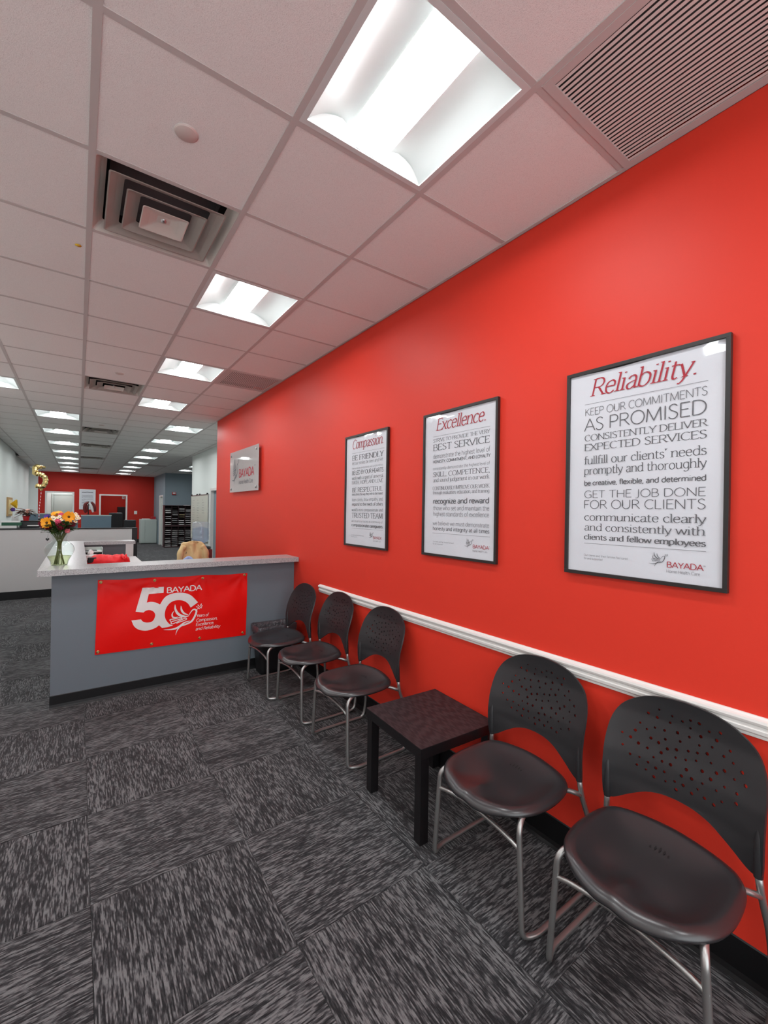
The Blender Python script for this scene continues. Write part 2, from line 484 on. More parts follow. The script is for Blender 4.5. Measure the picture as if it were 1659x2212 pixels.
# grid of inverted tees
def tee(bm, x0, x1, y0, y1):
    box(bm, x0, x1, y0, y1, CEIL-0.0015, CEIL+0.001)
    if (x1-x0) > (y1-y0): box(bm, x0, x1, (y0+y1)/2-.0015, (y0+y1)/2+.0015, CEIL+.001, CEIL+.03)
    else: box(bm, (x0+x1)/2-.0015, (x0+x1)/2+.0015, y0, y1, CEIL+.001, CEIL+.03)
for i in range(-2, RIGHT_COLS):
    ya = FRONT_Y if i < 3 else 9*TILE if i > 3 else 5.86
    if i == 3: ya = 5.86
    link('main_runner', (lambda b: (tee(b, i*TILE-.0125, i*TILE+.0125, ya, 21.0), b)[1])(new_bm()), 'grid', ceiling)
for j in range(-5, 35):
    bm = new_bm(); xr = W_RED if j*TILE < 5.85 else 6.6
    box(bm, -1.5 if j >= 23 else LEFT_X, xr, j*TILE-.0115, j*TILE+.0115, CEIL-0.0009, CEIL+0.0012)
    link('cross_tee', bm, 'grid', ceiling)
bm = new_bm(); box(bm, W_RED-.022, W_RED-.0005, FRONT_Y, 5.855, CEIL-.0025, CEIL+.001); box(bm, W_RED-.0025, W_RED-.0005, FRONT_Y, 5.855, CEIL-.0025, CEIL+.022)
link('wall_angle', bm, 'grid', ceiling)
bm = new_bm(); box(bm, LEFT_X, LEFT_X+.022, FRONT_Y, 13.9, CEIL-.0025, CEIL+.001)
link('wall_angle', bm, 'grid', ceiling)
# small yellow paper scrap stuck by the grid bar
sc = new_bm(); lathe(sc, [(0, 0), (.014, 0), (.016, -.001), (0, -.0015)], 8)
tag(link('ceiling_sticker', sc, 'yellow', None, (-.046, 1.424, CEIL-.0003)), 'small round yellow scrap stuck on the ceiling beside the grid bar', 'sticker')

# ------------------------------------------------------------------ walls
T3 = CEIL + 0.15
struct('wall_right', box(new_bm(), W_RED, W_RED+.14, FRONT_Y, 5.857, 0, T3), 'red_wall', 'glossy red wall with three framed posters')
struct('wall_right_return', box(new_bm(), W_RED+.14, 2.69, 5.72, 5.857, 0, T3), 'white_wall', 'white return behind the end of the red wall')
# white office wall with a door opening at y 8.40 .. 9.28
bm = new_bm()
for y0, y1, z0 in ((5.857, 8.37, 0), (8.37, 9.20, 2.04), (9.20, 11.33, 0)): box(bm, 2.55, 2.69, y0, y1, z0, T3)
struct('wall_office', bm, 'white_wall', 'white wall carrying the whiteboard behind the water cooler')
struct('wall_passage', box(new_bm(), 2.69, 6.7, 11.19, 11.33, 0, T3), 'white_wall', 'white wall turning away behind the whiteboard wall')
struct('wall_side', box(new_bm(), 6.6, 6.74, 11.33, 18.0, 0, T3), 'white_wall', 'white wall closing the side passage')
struct('wall_grey_front', box(new_bm(), 2.85, 6.7, 17.9, 18.04, 0, T3), 'grey_wall', 'blue-grey wall behind the mail sorter')
bm = new_bm()
for y0, y1, z0 in ((18.04, 18.35, 0), (18.35, 19.25, 2.10), (19.25, 21.0, 0)): box(bm, 2.85, 2.99, y0, y1, z0, T3)
struct('wall_grey_side', bm, 'grey_wall', 'blue-grey side wall with a white framed doorway')
# far red wall with two openings
bm = new_bm()
for x0, x1, z0 in ((-1.37, -1.12, 0), (-1.12, -.19, 2.19), (-.19, .745, 0), (.745, 1.758, 2.13), (1.758, 2.99, 0)):
    box(bm, x0, x1, FAR_Y, FAR_Y+.14, z0, T3)
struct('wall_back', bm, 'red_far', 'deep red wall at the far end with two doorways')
struct('wall_back_left', box(new_bm(), -2.3, -1.37, FAR_Y-.02, FAR_Y+.14, 0, T3), 'white_wall', 'white wall strip left of the far red wall')
# left wall in steps
bm = new_bm(); box(bm, LEFT_X-.3, LEFT_X, FRONT_Y, 13.6, 0, T3)
struct('wall_left', bm, 'white_wall', 'long white wall on the left')
struct('wall_left_far', box(new_bm(), -1.8, -1.50, 13.6, 18.6, 0, T3), 'white_wall', 'white wall set back beyond the first step on the left')
struct('wall_left_end', box(new_bm(), -2.3, -2.16, 18.6, 21.0, 0, T3), 'white_wall', 'white wall of the niche at the far left')
# rooms behind the two far doorways
bm = new_bm(); box(bm, -1.6, .3, 22.3, 22.4, 0, 2.8); box(bm, -1.7, -1.6, 21.14, 22.3, 0, 2.8); box(bm, .3, .4, 21.14, 22.3, 0, 2.8); box(bm, -1.6, .3, 21.14, 22.4, 2.8, 2.9)
struct('wall_far_lobby', bm, 'white_wall', 'pale wall seen through the left far doorway')
bm = new_bm(); box(bm, .4, 2.6, 24.2, 24.3, 0, 2.8); box(bm, .4, .5, 21.14, 24.2, 0, 2.8); box(bm, 2.5, 2.6, 21.14, 24.2, 0, 2.8)
struct('wall_far_office', bm, 'red_wall', 'red wall seen through the right far doorway')
bm = new_bm(); box(bm, .4, 2.6, 21.14, 24.3, 2.79, 2.85)
struct('ceiling_far_office', bm, 'white_wall', 'ceiling of the red office at the far end')
def door_frame(name, axis, a0, a1, plane, depth, ztop, label, out, fw=.06, material='trim_white'):
    """casing around an opening, on the room side; axis 'x' = opening spans x"""
    r = tag(bpy.data.objects.new(name, None), label, None, None, 'structure'); COL.objects.link(r)
    def piece(n, a, b, z0, z1):
        bm = new_bm()
        if axis == 'x': box(bm, a, b, plane-out, plane+depth, z0, z1)
        else: box(bm, plane-out, plane+depth, a, b, z0, z1)
        link(n, bm, material, r)
    piece('jamb', a0-fw*.4, a0+fw*.6, 0, ztop+fw*.5); piece('jamb', a1-fw*.6, a1+fw*.4, 0, ztop+fw*.5); piece('head', a0+fw*.6, a1-fw*.6, ztop-fw*.5, ztop+fw*.5)
    return r
d1 = door_frame('door_1', 'x', -1.12, -.19, FAR_Y, .15, 2.19, 'white framed doorway left on the far red wall', .02)
d2 = door_frame('door_2', 'x', .745, 1.758, FAR_Y, .15, 2.13, 'white framed doorway right on the far red wall', .02)
d3 = door_frame('door_3', 'y', 18.35, 19.25, 2.85, .15, 2.10, 'white framed doorway in the grey side wall', .02)
d4 = door_frame('door_4', 'y', 8.37, 9.20, 2.55, .15, 2.04, 'white framed door beside the whiteboard', .02)
link('door_panel', box(new_bm(), 2.60, 2.64, 8.42, 9.15, 0.01, 2.0), 'grey_wall', d4)
link('door_panel', box(new_bm(), 2.90, 2.94, 18.40, 19.2, 0.01, 2.06), 'cabinet', d3)
d5 = door_frame('door_5', 'x', -.95, -.05, 22.3, .05, 2.13, 'pale grey door behind the left far doorway', .03, .07, 'cabinet')
link('door_panel', box(new_bm(), -.9, -.1, 22.275, 22.295, 0.01, 2.08), 'cabinet', d5)
kn = new_bm(); lathe(kn, [(0, 0), (.025, .01), (.028, .03), (0, .045)], 10); bmesh.ops.rotate(kn, verts=kn.verts, matrix=Matrix.Rotation(PI/2, 3, 'X'))
link('door_handle', kn, 'chrome', d5, (-.17, 22.27, 1.0))
# base boards: cove profile along the red wall
def cove(bm, pts_fn, h, t):
    prof = [(0, h), (t*.5, h-.004), (t*.6, .03), (t*1.1, .012), (t*2.2, .002), (0, 0)]
    prism(bm, None, [[pts_fn(0, d, z) for d, z in prof], [pts_fn(1, d, z) for d, z in prof]])
    return bm
struct('baseboard_right', cove(new_bm(), lambda e, d, z: (W_RED-.0005-d, FRONT_Y if e == 0 else 2.70, z), .14, .009), 'base_black', 'black vinyl base along the red wall')
struct('baseboard_back', box(new_bm(), 1.80, 2.84, FAR_Y-.012, FAR_Y-.0005, 0, .15), 'base_black', 'black base under the far red wall')
struct('baseboard_left', box(new_bm(), LEFT_X+.0005, LEFT_X+.012, FRONT_Y, 7.9, 0, .12), 'base_black', 'black base along the left wall')
# chair rail, a moulded profile, slightly out of level as in the place
rail = [(0, -.036), (.008, -.036), (.010, -.026), (.016, -.020), (.018, -.008), (.012, -.003), (.013, .004), (.021, .010), (.024, .018), (.022, .026), (.012, .030), (.008, .036), (0, .036)]
def railpt(e, d, z):
    y, zc = ((2.10, .853), (-3.55, .8985))[e]
    return (W_RED-.0005-d, y, zc+z)
bm = new_bm(); prism(bm, None, [[railpt(0, d, z) for d, z in rail], [railpt(1, d, z) for d, z in rail]])
struct('trim_1', bm, 'trim_white', 'white moulded chair rail on the red wall')

# ------------------------------------------------------------------ ceiling lights
LENS_BULGE = .014
def light_proto():
    t = thing('ceiling_light', '-', 'ceiling light', (0, 0, CEIL))
    h = TILE/2 - .012; e = h-.022
    bm = new_bm()
    for s in (-1, 1):
        box(bm, s*h-(.022 if s > 0 else 0), s*h+(.022 if s < 0 else 0), -h, h, -.002, .006)
        box(bm, -h+.022, h-.022, s*h-(.022 if s > 0 else 0), s*h+(.022 if s < 0 else 0), -.002, .006)
    link('frame', bm, 'fixture', t)
    bm = new_bm(); z = .11
    box(bm, -h, h, -h, h, z, z+.004)
    for s in (-1, 1):
        box(bm, s*h-.001, s*h+.001, -h, h, .006, z); box(bm, -h, h, s*h-.001, s*h+.001, .006, z)
    link('housing', bm, 'fixture', t)
    for s in (-1, 1):                              # the two curved reflector wings
        bm = new_bm(); prof = []
        for k in range(13):
            a = k/12; x = s*(e - a*(e-.097)); zz = .004 + .056*math.sin(PI*a*.62) if a < 1 else .050
            prof.append((x, zz))
        A = [bm.verts.new((x, -e, zz)) for x, zz in prof]; B = [bm.verts.new((x, e, zz)) for x, zz in prof]
        for k in range(12):
            f = bm.faces.new((A[k], A[k+1], B[k+1], B[k])); f.smooth = True
        link('reflector_wing', bm, 'fixture', t)
    for s in (-1, 1):                              # end plates, curved in plan like the wings
        bm = new_bm()
        A = []; B = []
        for k in range(17):
            x = -e + 2*e*k/16; q = abs(x)/e
            y = s*(e - .028*max(0.0, 1-((q-.62)/.38)**2) if q > .24 else e)
            A.append(bm.verts.new((x, s*e, .002))); B.append(bm.verts.new((x, y, .002+.07*(1 if q < .3 else max(.0, 1-(q-.3)/.7)**.6))))
        for k in range(16):
            f = bm.faces.new((A[k], A[k+1], B[k+1], B[k])); f.smooth = True
        link('end_plate', bm, 'fixture', t)
    bm = new_bm(); prof = [(.098*math.cos(PI+PI*k/12), .050+LENS_BULGE*math.sin(PI+PI*k/12)) for k in range(13)]
    A = [bm.verts.new((x, -e+.006, z)) for x, z in prof]; B = [bm.verts.new((x, e-.006, z)) for x, z in prof]
    for k in range(12):
        f = bm.faces.new((A[k], A[k+1], B[k+1], B[k])); f.smooth = True
    bm.faces.new(A); bm.faces.new(B[::-1])
    link('lens', bm, 'lens', t)
    return t
names = {}
order = ['nearest', 'second nearest', 'third nearest', 'fourth nearest', 'fifth nearest', 'sixth nearest', 'seventh nearest', 'farthest']
for k, j in enumerate((-4, -1, 2, 5, 8)):
    names[(1, j)] = ('lit square ceiling light behind the camera, right row', 'large lit square ceiling light nearest to the camera, above the posters',
        'lit square ceiling light just past the first air vent', 'lit square ceiling light beside the slotted grille', 'lit square ceiling light last in the row beside the red wall')[k]
    names[(-2, j)] = ('lit square ceiling light behind the camera, left row', 'lit square ceiling light left of and above the camera', 'lit square ceiling light out to the left of the first vent',
        'lit square ceiling light left of the second vent', 'half-seen lit ceiling light at the left edge of the photo')[k]
for k, j in enumerate((11, 14, 17, 20, 23, 26, 29, 32)):
    names[(-1, j)] = f'lit square ceiling light, {order[k]} of the left row over the far office'
    names[(2, j)] = f'lit square ceiling light, {order[k]} of the right row over the far office'
names[(5, 23)] = 'lit ceiling light over the side passage, partly hidden by the white wall'
names[(5, 26)] = 'lit ceiling light in front of the blue-grey wall, over the passage'
proto = light_proto()
LOOSE = [(1.5, 22.6, 2.67, 'added ceiling light, out of view, brightening the red office at the far end'), (-.6, 21.75, 2.68, 'added ceiling light, out of view, brightening the pale lobby at the far end')]  # unseen fixtures added to brighten the rooms behind the far doorways
for x, y, z, lb in LOOSE:
    o = copy_tree(proto); o.location = (x, y, z); o['label'] = lb; o['group'] = 'square lay-in ceiling lights'
for n, (i, j) in enumerate(LIGHTS):
    o = proto if n == 0 else copy_tree(proto)
    o.location = ((i+.5)*TILE, (j+.5)*TILE, CEIL); o['label'] = names[(i, j)]
    o['group'] = 'square lay-in ceiling lights'

# ------------------------------------------------------------------ air diffusers
def frustum(bm, a, za, b, zb, lip=.0, lz=0.0):
    """square ring sheet from half width a at za to half width b at zb"""
    def ring(h, z, r=.012):
        out = []
        for sx, sy, a0 in ((1, 1, 0), (-1, 1, PI/2), (-1, -1, PI), (1, -1, 1.5*PI)):
            for q in range(4):
                an = a0 + PI/2*q/3
                out.append(bm.verts.new((sx*(h-r)+r*math.cos(an), sy*(h-r)+r*math.sin(an), z)))
        return out
    loops = [ring(a, za), ring((a+b)/2, za+(zb-za)*.42), ring(b, zb)]
    if lip: loops.append(ring(b+lip, zb+lz))
    for A, B in zip(loops, loops[1:]):
        for k in range(16): bm.faces.new((A[k], A[(k+1) % 16], B[(k+1) % 16], B[k]))
    return loops
def vent_proto():
    t = thing('air_vent', '-', 'air vent', (0, 0, CEIL))
    bm = new_bm(); frustum(bm, .250, .045, .290, .001, .006, 0.0)
    link('outer_pan', bm, 'vent', t)
    bm = new_bm(); quad(bm, [(-.28, -.28, .13), (.28, -.28, .13), (.28, .28, .13), (-.28, .28, .13)])
    for s in (-1, 1):
        quad(bm, [(s*.236, -.236, .09), (s*.236, .236, .09), (s*.236, .236, .13), (s*.236, -.236, .13)])
        quad(bm, [(-.236, s*.236, .09), (.236, s*.236, .09), (.236, s*.236, .13), (-.236, s*.236, .13)])
    link('duct_neck', bm, 'duct', t)
    for a, za, b, zb in ((.182, .018, .238, -.010), (.112, .013, .166, -.015)):
        bm = new_bm(); frustum(bm, a, za, b, zb, .006, .001)
        bmesh.ops.solidify(bm, geom=bm.faces[:], thickness=.0015)
        link('louver_ring', bm, 'vent', t)
    bm = new_bm(); lo = frustum(bm, .03, .002, .096, -.019, .005, .001); bm.faces.new(lo[0])
    hub = link('centre_plate', bm, 'vent', t)
    bm = new_bm(); lathe(bm, [(0, -.008), (.012, -.006), (.014, .012)], 12)
    link('screw', bm, 'chrome', hub)
    return t
vl = ['large square air vent with concentric louvers, nearest the camera', 'square air vent second from the camera, behind the small round detector',
      'square air vent third from the camera', 'square air vent fourth from the camera', 'square air vent second from the far wall', 'square air vent closest to the far red wall']
proto = vent_proto()
for n, (i, j) in enumerate(VENTS):
    o = proto if n == 0 else copy_tree(proto)
    o.location = ((i+.5)*TILE, (j+.5)*TILE, CEIL); o['label'] = vl[n]; o['group'] = 'square ceiling air vents'
# return grilles with slats running along the wall
def grille_proto():
    t = thing('return_grille', '-', 'grille', (0, 0, CEIL)); h = TILE/2-.012; f = .03
    bm = new_bm()
    for s in (-1, 1):
        box(bm, min(s*h, s*(h-f)), max(s*h, s*(h-f)), -h, h, -.003, .004); box(bm, -h+f, h-f, min(s*h, s*(h-f)), max(s*h, s*(h-f)), -.003, .004)
    link('frame', bm, 'grid', t)
    link('backing', box(new_bm(), -h, h, -h, h, .045, .05), 'grille_back', t)
    n = 28; s0 = None
    for k in range(n):
        bm = new_bm(); x = -h+f + (2*(h-f))*(k+.5)/n
        L_ = h-f
        A = [(0, -.001), (.0105, -.002), (.016, .010), (.014, .011)]
        prism(bm, None, [[(p[0]-.005, -L_, p[1]) for p in A], [(p[0]-.005, L_, p[1]) for p in A]])
        if s0 is None: s0 = link('slat', bm, 'louver', t); o = s0
        else:
            bm.free(); o = s0.copy(); COL.objects.link(o)
        o.location = (x, 0, 0)
    return t
gl = ['large slotted return grille in the ceiling over the posters', 'slotted return grille beside the third ceiling light', 'thin slotted grille far off over the passage']
proto = grille_proto()
for n, (i, j) in enumerate(GRILLES):
    o = proto if n == 0 else copy_tree(proto)
    o.location = ((i+.5)*TILE, (j+.5)*TILE, CEIL); o['label'] = gl[n]; o['group'] = 'slotted return grilles'
# grille half over the left wall
bm = new_bm(); box(bm, -1.49, -1.23, 24*TILE+.01, 25*TILE-.01, CEIL-.004, CEIL+.004)
tag(link('air_grille', bm, 'vent', None), 'grey strip grille in the ceiling at the far left wall', 'grille')
# detectors
def detector(x, y, r, label):
    t = thing('smoke_detector', label, 'detector', (x, y, CEIL), group='round ceiling detectors')
    bm = new_bm(); lathe(bm, [(0, -.005), (r*.90, -.0045), (r*.95, -.003), (r*.95, -.001), (r, -.001), (r, .001)], 28); link('cover', bm, 'fixture_pale', t)
    bm = new_bm(); lathe(bm, [(r*.99, -.0005), (r*1.04, -.0005), (r*1.04, .001)], 28); link('rim_ring', bm, 'louver', t)
MT['fixture_pale'] = mat('detector_shell', (205, 190, 184), .5)
detector(.294, .299, .042, 'round flush detector in the ceiling near the first vent')
detector(.317, 3.938, .042, 'round detector just before the second vent')
detector(.293, 7.56, .042, 'tiny round detector just before the third vent')
# ------------------------------------------------------------------ stroke lettering (skeleton letters swept with a broad nib)
def arc(cx, cy, rx, ry, a0, a1, n=10):
    return [(cx+rx*math.cos(math.radians(a0+(a1-a0)*k/n)), cy+ry*math.sin(math.radians(a0+(a1-a0)*k/n))) for k in range(n+1)]
def cr(*pts): return [(v.x, v.y) for v in catmull([(p[0], p[1], 0) for p in pts], 5)]
H, X_, A_, D_ = .7, .48, .74, -.21
G = {
'A': (.64, [[(.02,0),(.32,H)], [(.32,H),(.62,0)], [(.13,.24),(.51,.24)]]),
'B': (.56, [[(.08,0),(.08,H)], [(.08,H),(.27,H)]+arc(.28,.535,.17,.165,90,-90)+[(.08,.37)], [(.08,.37),(.3,.37)]+arc(.31,.185,.2,.185,90,-90)+[(.08,0)]]),
'C': (.62, [arc(.36,.35,.31,.36,48,312,20)]),
'D': (.66, [[(.08,0),(.08,H)], [(.08,H),(.24,H)]+arc(.26,.35,.34,.35,90,-90,16)+[(.08,0)]]),
'E': (.5, [[(.08,0),(.08,H)], [(.08,H),(.46,H)], [(.08,.37),(.4,.37)], [(.08,0),(.47,0)]]),
'F': (.48, [[(.08,0),(.08,H)], [(.08,H),(.45,H)], [(.08,.37),(.39,.37)]]),
'G': (.68, [arc(.36,.35,.31,.36,48,300,20)+[(.6,.07),(.6,.3)], [(.6,.3),(.42,.3)]]),
'H': (.66, [[(.08,0),(.08,H)], [(.58,0),(.58,H)], [(.08,.37),(.58,.37)]]),
'I': (.22, [[(.11,0),(.11,H)]]),
'J': (.32, [cr((.21,H),(.21,.35),(.21,.05),(.14,-.08),(.0,-.1))]),
'K': (.58, [[(.08,0),(.08,H)], [(.5,H),(.09,.33)], [(.2,.42),(.56,0)]]),
'L': (.47, [[(.08,0),(.08,H)], [(.08,0),(.45,0)]]),
'M': (.8, [[(.07,0),(.11,H)], [(.11,H),(.4,.04)], [(.4,.04),(.69,H)], [(.69,H),(.73,0)]]),
'N': (.68, [[(.08,0),(.08,H)], [(.08,H),(.6,0)], [(.6,0),(.6,H)]]),
'O': (.74, [arc(.37,.35,.32,.36,90,450,26)]),
'P': (.53, [[(.08,0),(.08,H)], [(.08,H),(.28,H)]+arc(.29,.515,.19,.185,90,-90)+[(.08,.33)]]),
'Q': (.74, [arc(.37,.35,.32,.36,90,450,26), [(.42,.12),(.66,-.12)]]),
'R': (.58, [[(.08,0),(.08,H)], [(.08,H),(.28,H)]+arc(.29,.52,.19,.18,90,-90)+[(.08,.34)], [(.28,.34),(.56,0)]]),
'S': (.48, [cr((.41,.61),(.33,.69),(.23,.71),(.1,.64),(.08,.52),(.17,.41),(.3,.34),(.41,.24),(.41,.11),(.31,.0),(.2,-.01),(.1,.03),(.05,.1))]),
'T': (.58, [[(.29,0),(.29,H)], [(.03,H),(.55,H)]]),
'U': (.66, [[(.08,H),(.08,.25)]+arc(.325,.25,.245,.26,180,360,12)+[(.57,H)]]),
'V': (.62, [[(.02,H),(.31,0)], [(.31,0),(.6,H)]]),
'W': (.9, [[(.02,H),(.24,0)], [(.24,0),(.45,.66)], [(.45,.66),(.66,0)], [(.66,0),(.88,H)]]),
'X': (.58, [[(.04,H),(.55,0)], [(.54,H),(.03,0)]]),
'Y': (.56, [[(.02,H),(.28,.32)], [(.54,H),(.28,.32)], [(.28,.32),(.28,0)]]),
'Z': (.54, [[(.05,H),(.49,H)], [(.49,H),(.05,0)], [(.05,0),(.5,0)]]),
'a': (.46, [cr((.08,.38),(.13,.45),(.22,.49),(.33,.46),(.37,.36),(.37,.2),(.37,.06),(.43,.0)), cr((.37,.29),(.25,.26),(.1,.2),(.06,.1),(.13,.0),(.24,.0),(.37,.1))]),
'b': (.52, [[(.08,A_),(.08,.03)], cr((.08,.38),(.17,.47),(.29,.49),(.43,.4),(.46,.24),(.42,.09),(.29,-.01),(.17,.0),(.08,.06))]),
'c': (.42, [cr((.38,.41),(.31,.47),(.25,.49),(.12,.43),(.05,.3),(.05,.18),(.12,.05),(.25,-.01),(.33,.02),(.39,.08))]),
'd': (.53, [[(.44,A_),(.44,0)], cr((.44,.4),(.36,.47),(.27,.49),(.12,.42),(.06,.25),(.1,.08),(.22,-.01),(.35,.02),(.44,.12))]),
'e': (.46, [[(.06,.27)]+cr((.4,.27),(.39,.4),(.31,.48),(.23,.49),(.1,.42),(.05,.25),(.1,.07),(.24,-.01),(.34,.02),(.41,.08))]),
'f': (.3, [cr((.31,.71),(.24,.75),(.16,.72),(.13,.62),(.13,.5))+[(.13,0)], [(.02,X_),(.27,X_)]]),
'g': (.49, [cr((.42,.4),(.33,.48),(.24,.49),(.11,.41),(.06,.25),(.11,.08),(.23,.01),(.34,.05),(.42,.15)), [(.42,X_),(.42,.0)]+cr((.42,-.06),(.38,-.17),(.26,-.22),(.15,-.21),(.08,-.17))]),
'h': (.52, [[(.08,A_),(.08,0)], cr((.08,.34),(.16,.44),(.27,.49),(.38,.46),(.43,.34),(.43,.2))+[(.43,0)]]),
'i': (.22, [[(.11,X_),(.11,0)], [(.11,.66),(.11,.70)]]),
'j': (.22, [cr((.12,X_),(.12,.2),(.12,-.08),(.08,-.18),(-.02,-.21)), [(.12,.66),(.12,.70)]]),
'k': (.47, [[(.08,A_),(.08,0)], [(.4,X_),(.09,.22)], [(.18,.29),(.45,0)]]),
'l': (.2, [[(.1,A_),(.1,0)]]),
'm': (.8, [[(.08,X_),(.08,0)], cr((.08,.34),(.16,.44),(.26,.49),(.36,.46),(.4,.36),(.4,.2))+[(.4,0)], cr((.4,.34),(.49,.44),(.58,.49),(.68,.46),(.72,.36),(.72,.2))+[(.72,0)]]),
'n': (.52, [[(.08,X_),(.08,0)], cr((.08,.34),(.16,.44),(.27,.49),(.38,.46),(.43,.34),(.43,.2))+[(.43,0)]]),
'o': (.52, [arc(.26,.24,.2,.25,90,450,20)]),
'p': (.53, [[(.08,X_),(.08,D_)], cr((.08,.38),(.17,.47),(.29,.49),(.43,.4),(.46,.24),(.42,.09),(.29,-.01),(.17,.0),(.08,.08))]),
'q': (.53, [[(.44,X_),(.44,D_)], cr((.44,.4),(.36,.47),(.27,.49),(.12,.42),(.06,.25),(.1,.08),(.22,-.01),(.35,.02),(.44,.12))]),
'r': (.34, [[(.08,X_),(.08,0)], cr((.08,.32),(.15,.43),(.24,.48),(.32,.46))]),
's': (.38, [cr((.32,.41),(.26,.47),(.19,.49),(.09,.45),(.07,.36),(.14,.29),(.24,.24),(.32,.17),(.32,.07),(.24,.0),(.16,-.01),(.09,.02),(.05,.07))]),
't': (.33, [[(.13,.62),(.13,.14)]+cr((.13,.1),(.16,.02),(.23,-.01),(.31,.03)), [(.02,X_),(.29,X_)]]),
'u': (.52, [[(.08,X_),(.08,.18)]+cr((.08,.14),(.13,.02),(.24,-.01),(.35,.04),(.43,.16)), [(.43,X_),(.43,0)]]),
'v': (.46, [[(.02,X_),(.23,0)], [(.23,0),(.44,X_)]]),
'w': (.7, [[(.02,X_),(.18,0)], [(.18,0),(.35,.46)], [(.35,.46),(.52,0)], [(.52,0),(.68,X_)]]),
'x': (.46, [[(.04,X_),(.42,0)], [(.42,X_),(.03,0)]]),
'y': (.46, [[(.02,X_),(.24,0)], [(.44,X_),(.24,0),(.18,-.13),(.1,-.21),(.03,-.2)]]),
'z': (.42, [[(.05,X_),(.38,X_)], [(.38,X_),(.04,0)], [(.04,0),(.39,0)]]),
'.': (.2, [[(.1,0.0),(.1,.05)]]), ',': (.2, [[(.11,.04),(.11,.0),(.06,-.1)]]), "'": (.18, [[(.1,.74),(.09,.66),(.05,.6)]]),
'&': (.66, [cr((.6,.0),(.4,.2),(.18,.48),(.2,.66),(.32,.7),(.42,.6),(.36,.46),(.12,.28),(.08,.12),(.2,.0),(.36,.02),(.5,.16),(.56,.32))]),
'R_': (.2, [arc(.1,.62,.08,.08,0,360,12)]),
' ': (.26, []),
}
STY = {'sans': (.052, .046, False, 0), 'sansbold': (.118, .1, False, 0), 'sansmed': (.088, .078, False, 0), 'serif': (.078, .03, True, 0),
       'serifbold': (.13, .05, True, 0), 'italic': (.074, .03, True, .24), 'sansital': (.09, .08, False, .2)}
LAYER = [0]
def text_strokes(s, style):
    """quads in 2D (x, y) for a line of text; returns (quads, width)"""
    thick, thin, serif, slant = STY[style]; out = []; x = 0.0
    def seg_w(dx, dy):
        a = math.atan2(dy, dx)
        return (thin + (thick-thin)*abs(math.sin(a-.22))) / 2 if serif else (thin + (thick-thin)*abs(math.sin(a)))/2
    chars = []
    i = 0
    while i < len(s):
        if s[i:i+2] == '®': pass
        chars.append('R_' if s[i] == '®' else s[i]); i += 1
    for ch in chars:
        w, strokes = G[ch]
        ends = [p for st in strokes for p in (st[0], st[-1])]
        for st in strokes:
            if len(st) < 2: continue
            P = [(px+x, py) for px, py in st]; n = len(P); L = []; R = []
            dot = (ch in '.ij' and n == 2 and abs(st[0][1]-st[1][1]) < .06)
            for k in range(n):
                a = P[max(k-1, 0)]; b = P[min(k+1, n-1)]
                if P[0] == P[-1] or (abs(P[0][0]-P[-1][0])+abs(P[0][1]-P[-1][1]) < 1e-6):
                    if k in (0, n-1): a, b = P[-2], P[1]
                dx, dy = b[0]-a[0], b[1]-a[1]; l = math.hypot(dx, dy) or 1
                hw = seg_w(dx, dy)*(1.25 if dot else 1); nx, ny = -dy/l*hw, dx/l*hw
                if 0 < k < n-1:   # miter at corners
                    d1 = (P[k][0]-P[k-1][0], P[k][1]-P[k-1][1]); d2 = (P[k+1][0]-P[k][0], P[k+1][1]-P[k][1])
                    l1 = math.hypot(*d1) or 1; l2 = math.hypot(*d2) or 1
                    c = max(.5, math.sqrt(max(0, (1+(d1[0]*d2[0]+d1[1]*d2[1])/(l1*l2))/2))); nx /= c; ny /= c
                L.append((P[k][0]+nx, P[k][1]+ny)); R.append((P[k][0]-nx, P[k][1]-ny))
            if not serif and n == 2 and not dot:   # square the joints a little
                pass
            for k in range(n-1): out.append([L[k], L[k+1], R[k+1], R[k]])
            if serif and not dot:
                for k0, k1 in ((0, 1), (n-1, n-2)):
                    e = st[k0]; q = st[k1]; dx, dy = e[0]-q[0], e[1]-q[1]; l = math.hypot(dx, dy) or 1
                    joined = sum(1 for p in ends if abs(p[0]-e[0])+abs(p[1]-e[1]) < .02) > 1
                    onguide = min(abs(e[1]-g) for g in (0, H, X_, A_, D_)) < .012
                    t = thin*.62
                    if abs(dy)/l > .6 and onguide:
                        if joined and abs(dy)/l < .985: continue
                        top = dy > 0; lc = ch.islower()
                        lft, rgt = (.125, .125) if not (lc and top) else (.12, .03)
                        yy = e[1]; s_ = -1 if top else 1
                        out.append([(e[0]+x-lft, yy), (e[0]+x+rgt, yy), (e[0]+x+rgt*.55, yy+s_*t*2), (e[0]+x-lft*.55, yy+s_*t*2)])
                    elif abs(dx)/l > .9 and not joined and (abs(e[1]) < .012 or abs(e[1]-H) < .012) and ch in 'EFTLZz':
                        s_ = 1 if e[1] < .1 else -1; sx = 1 if dx > 0 else -1
                        out.append([(e[0]+x, e[1]-s_*t), (e[0]+x-sx*.03, e[1]-s_*t), (e[0]+x-sx*.012, e[1]+s_*.13), (e[0]+x+sx*.012, e[1]+s_*.13)])
        x += w
    if slant: out = [[(px+py*slant, py) for px, py in q] for q in out]
    return out, x
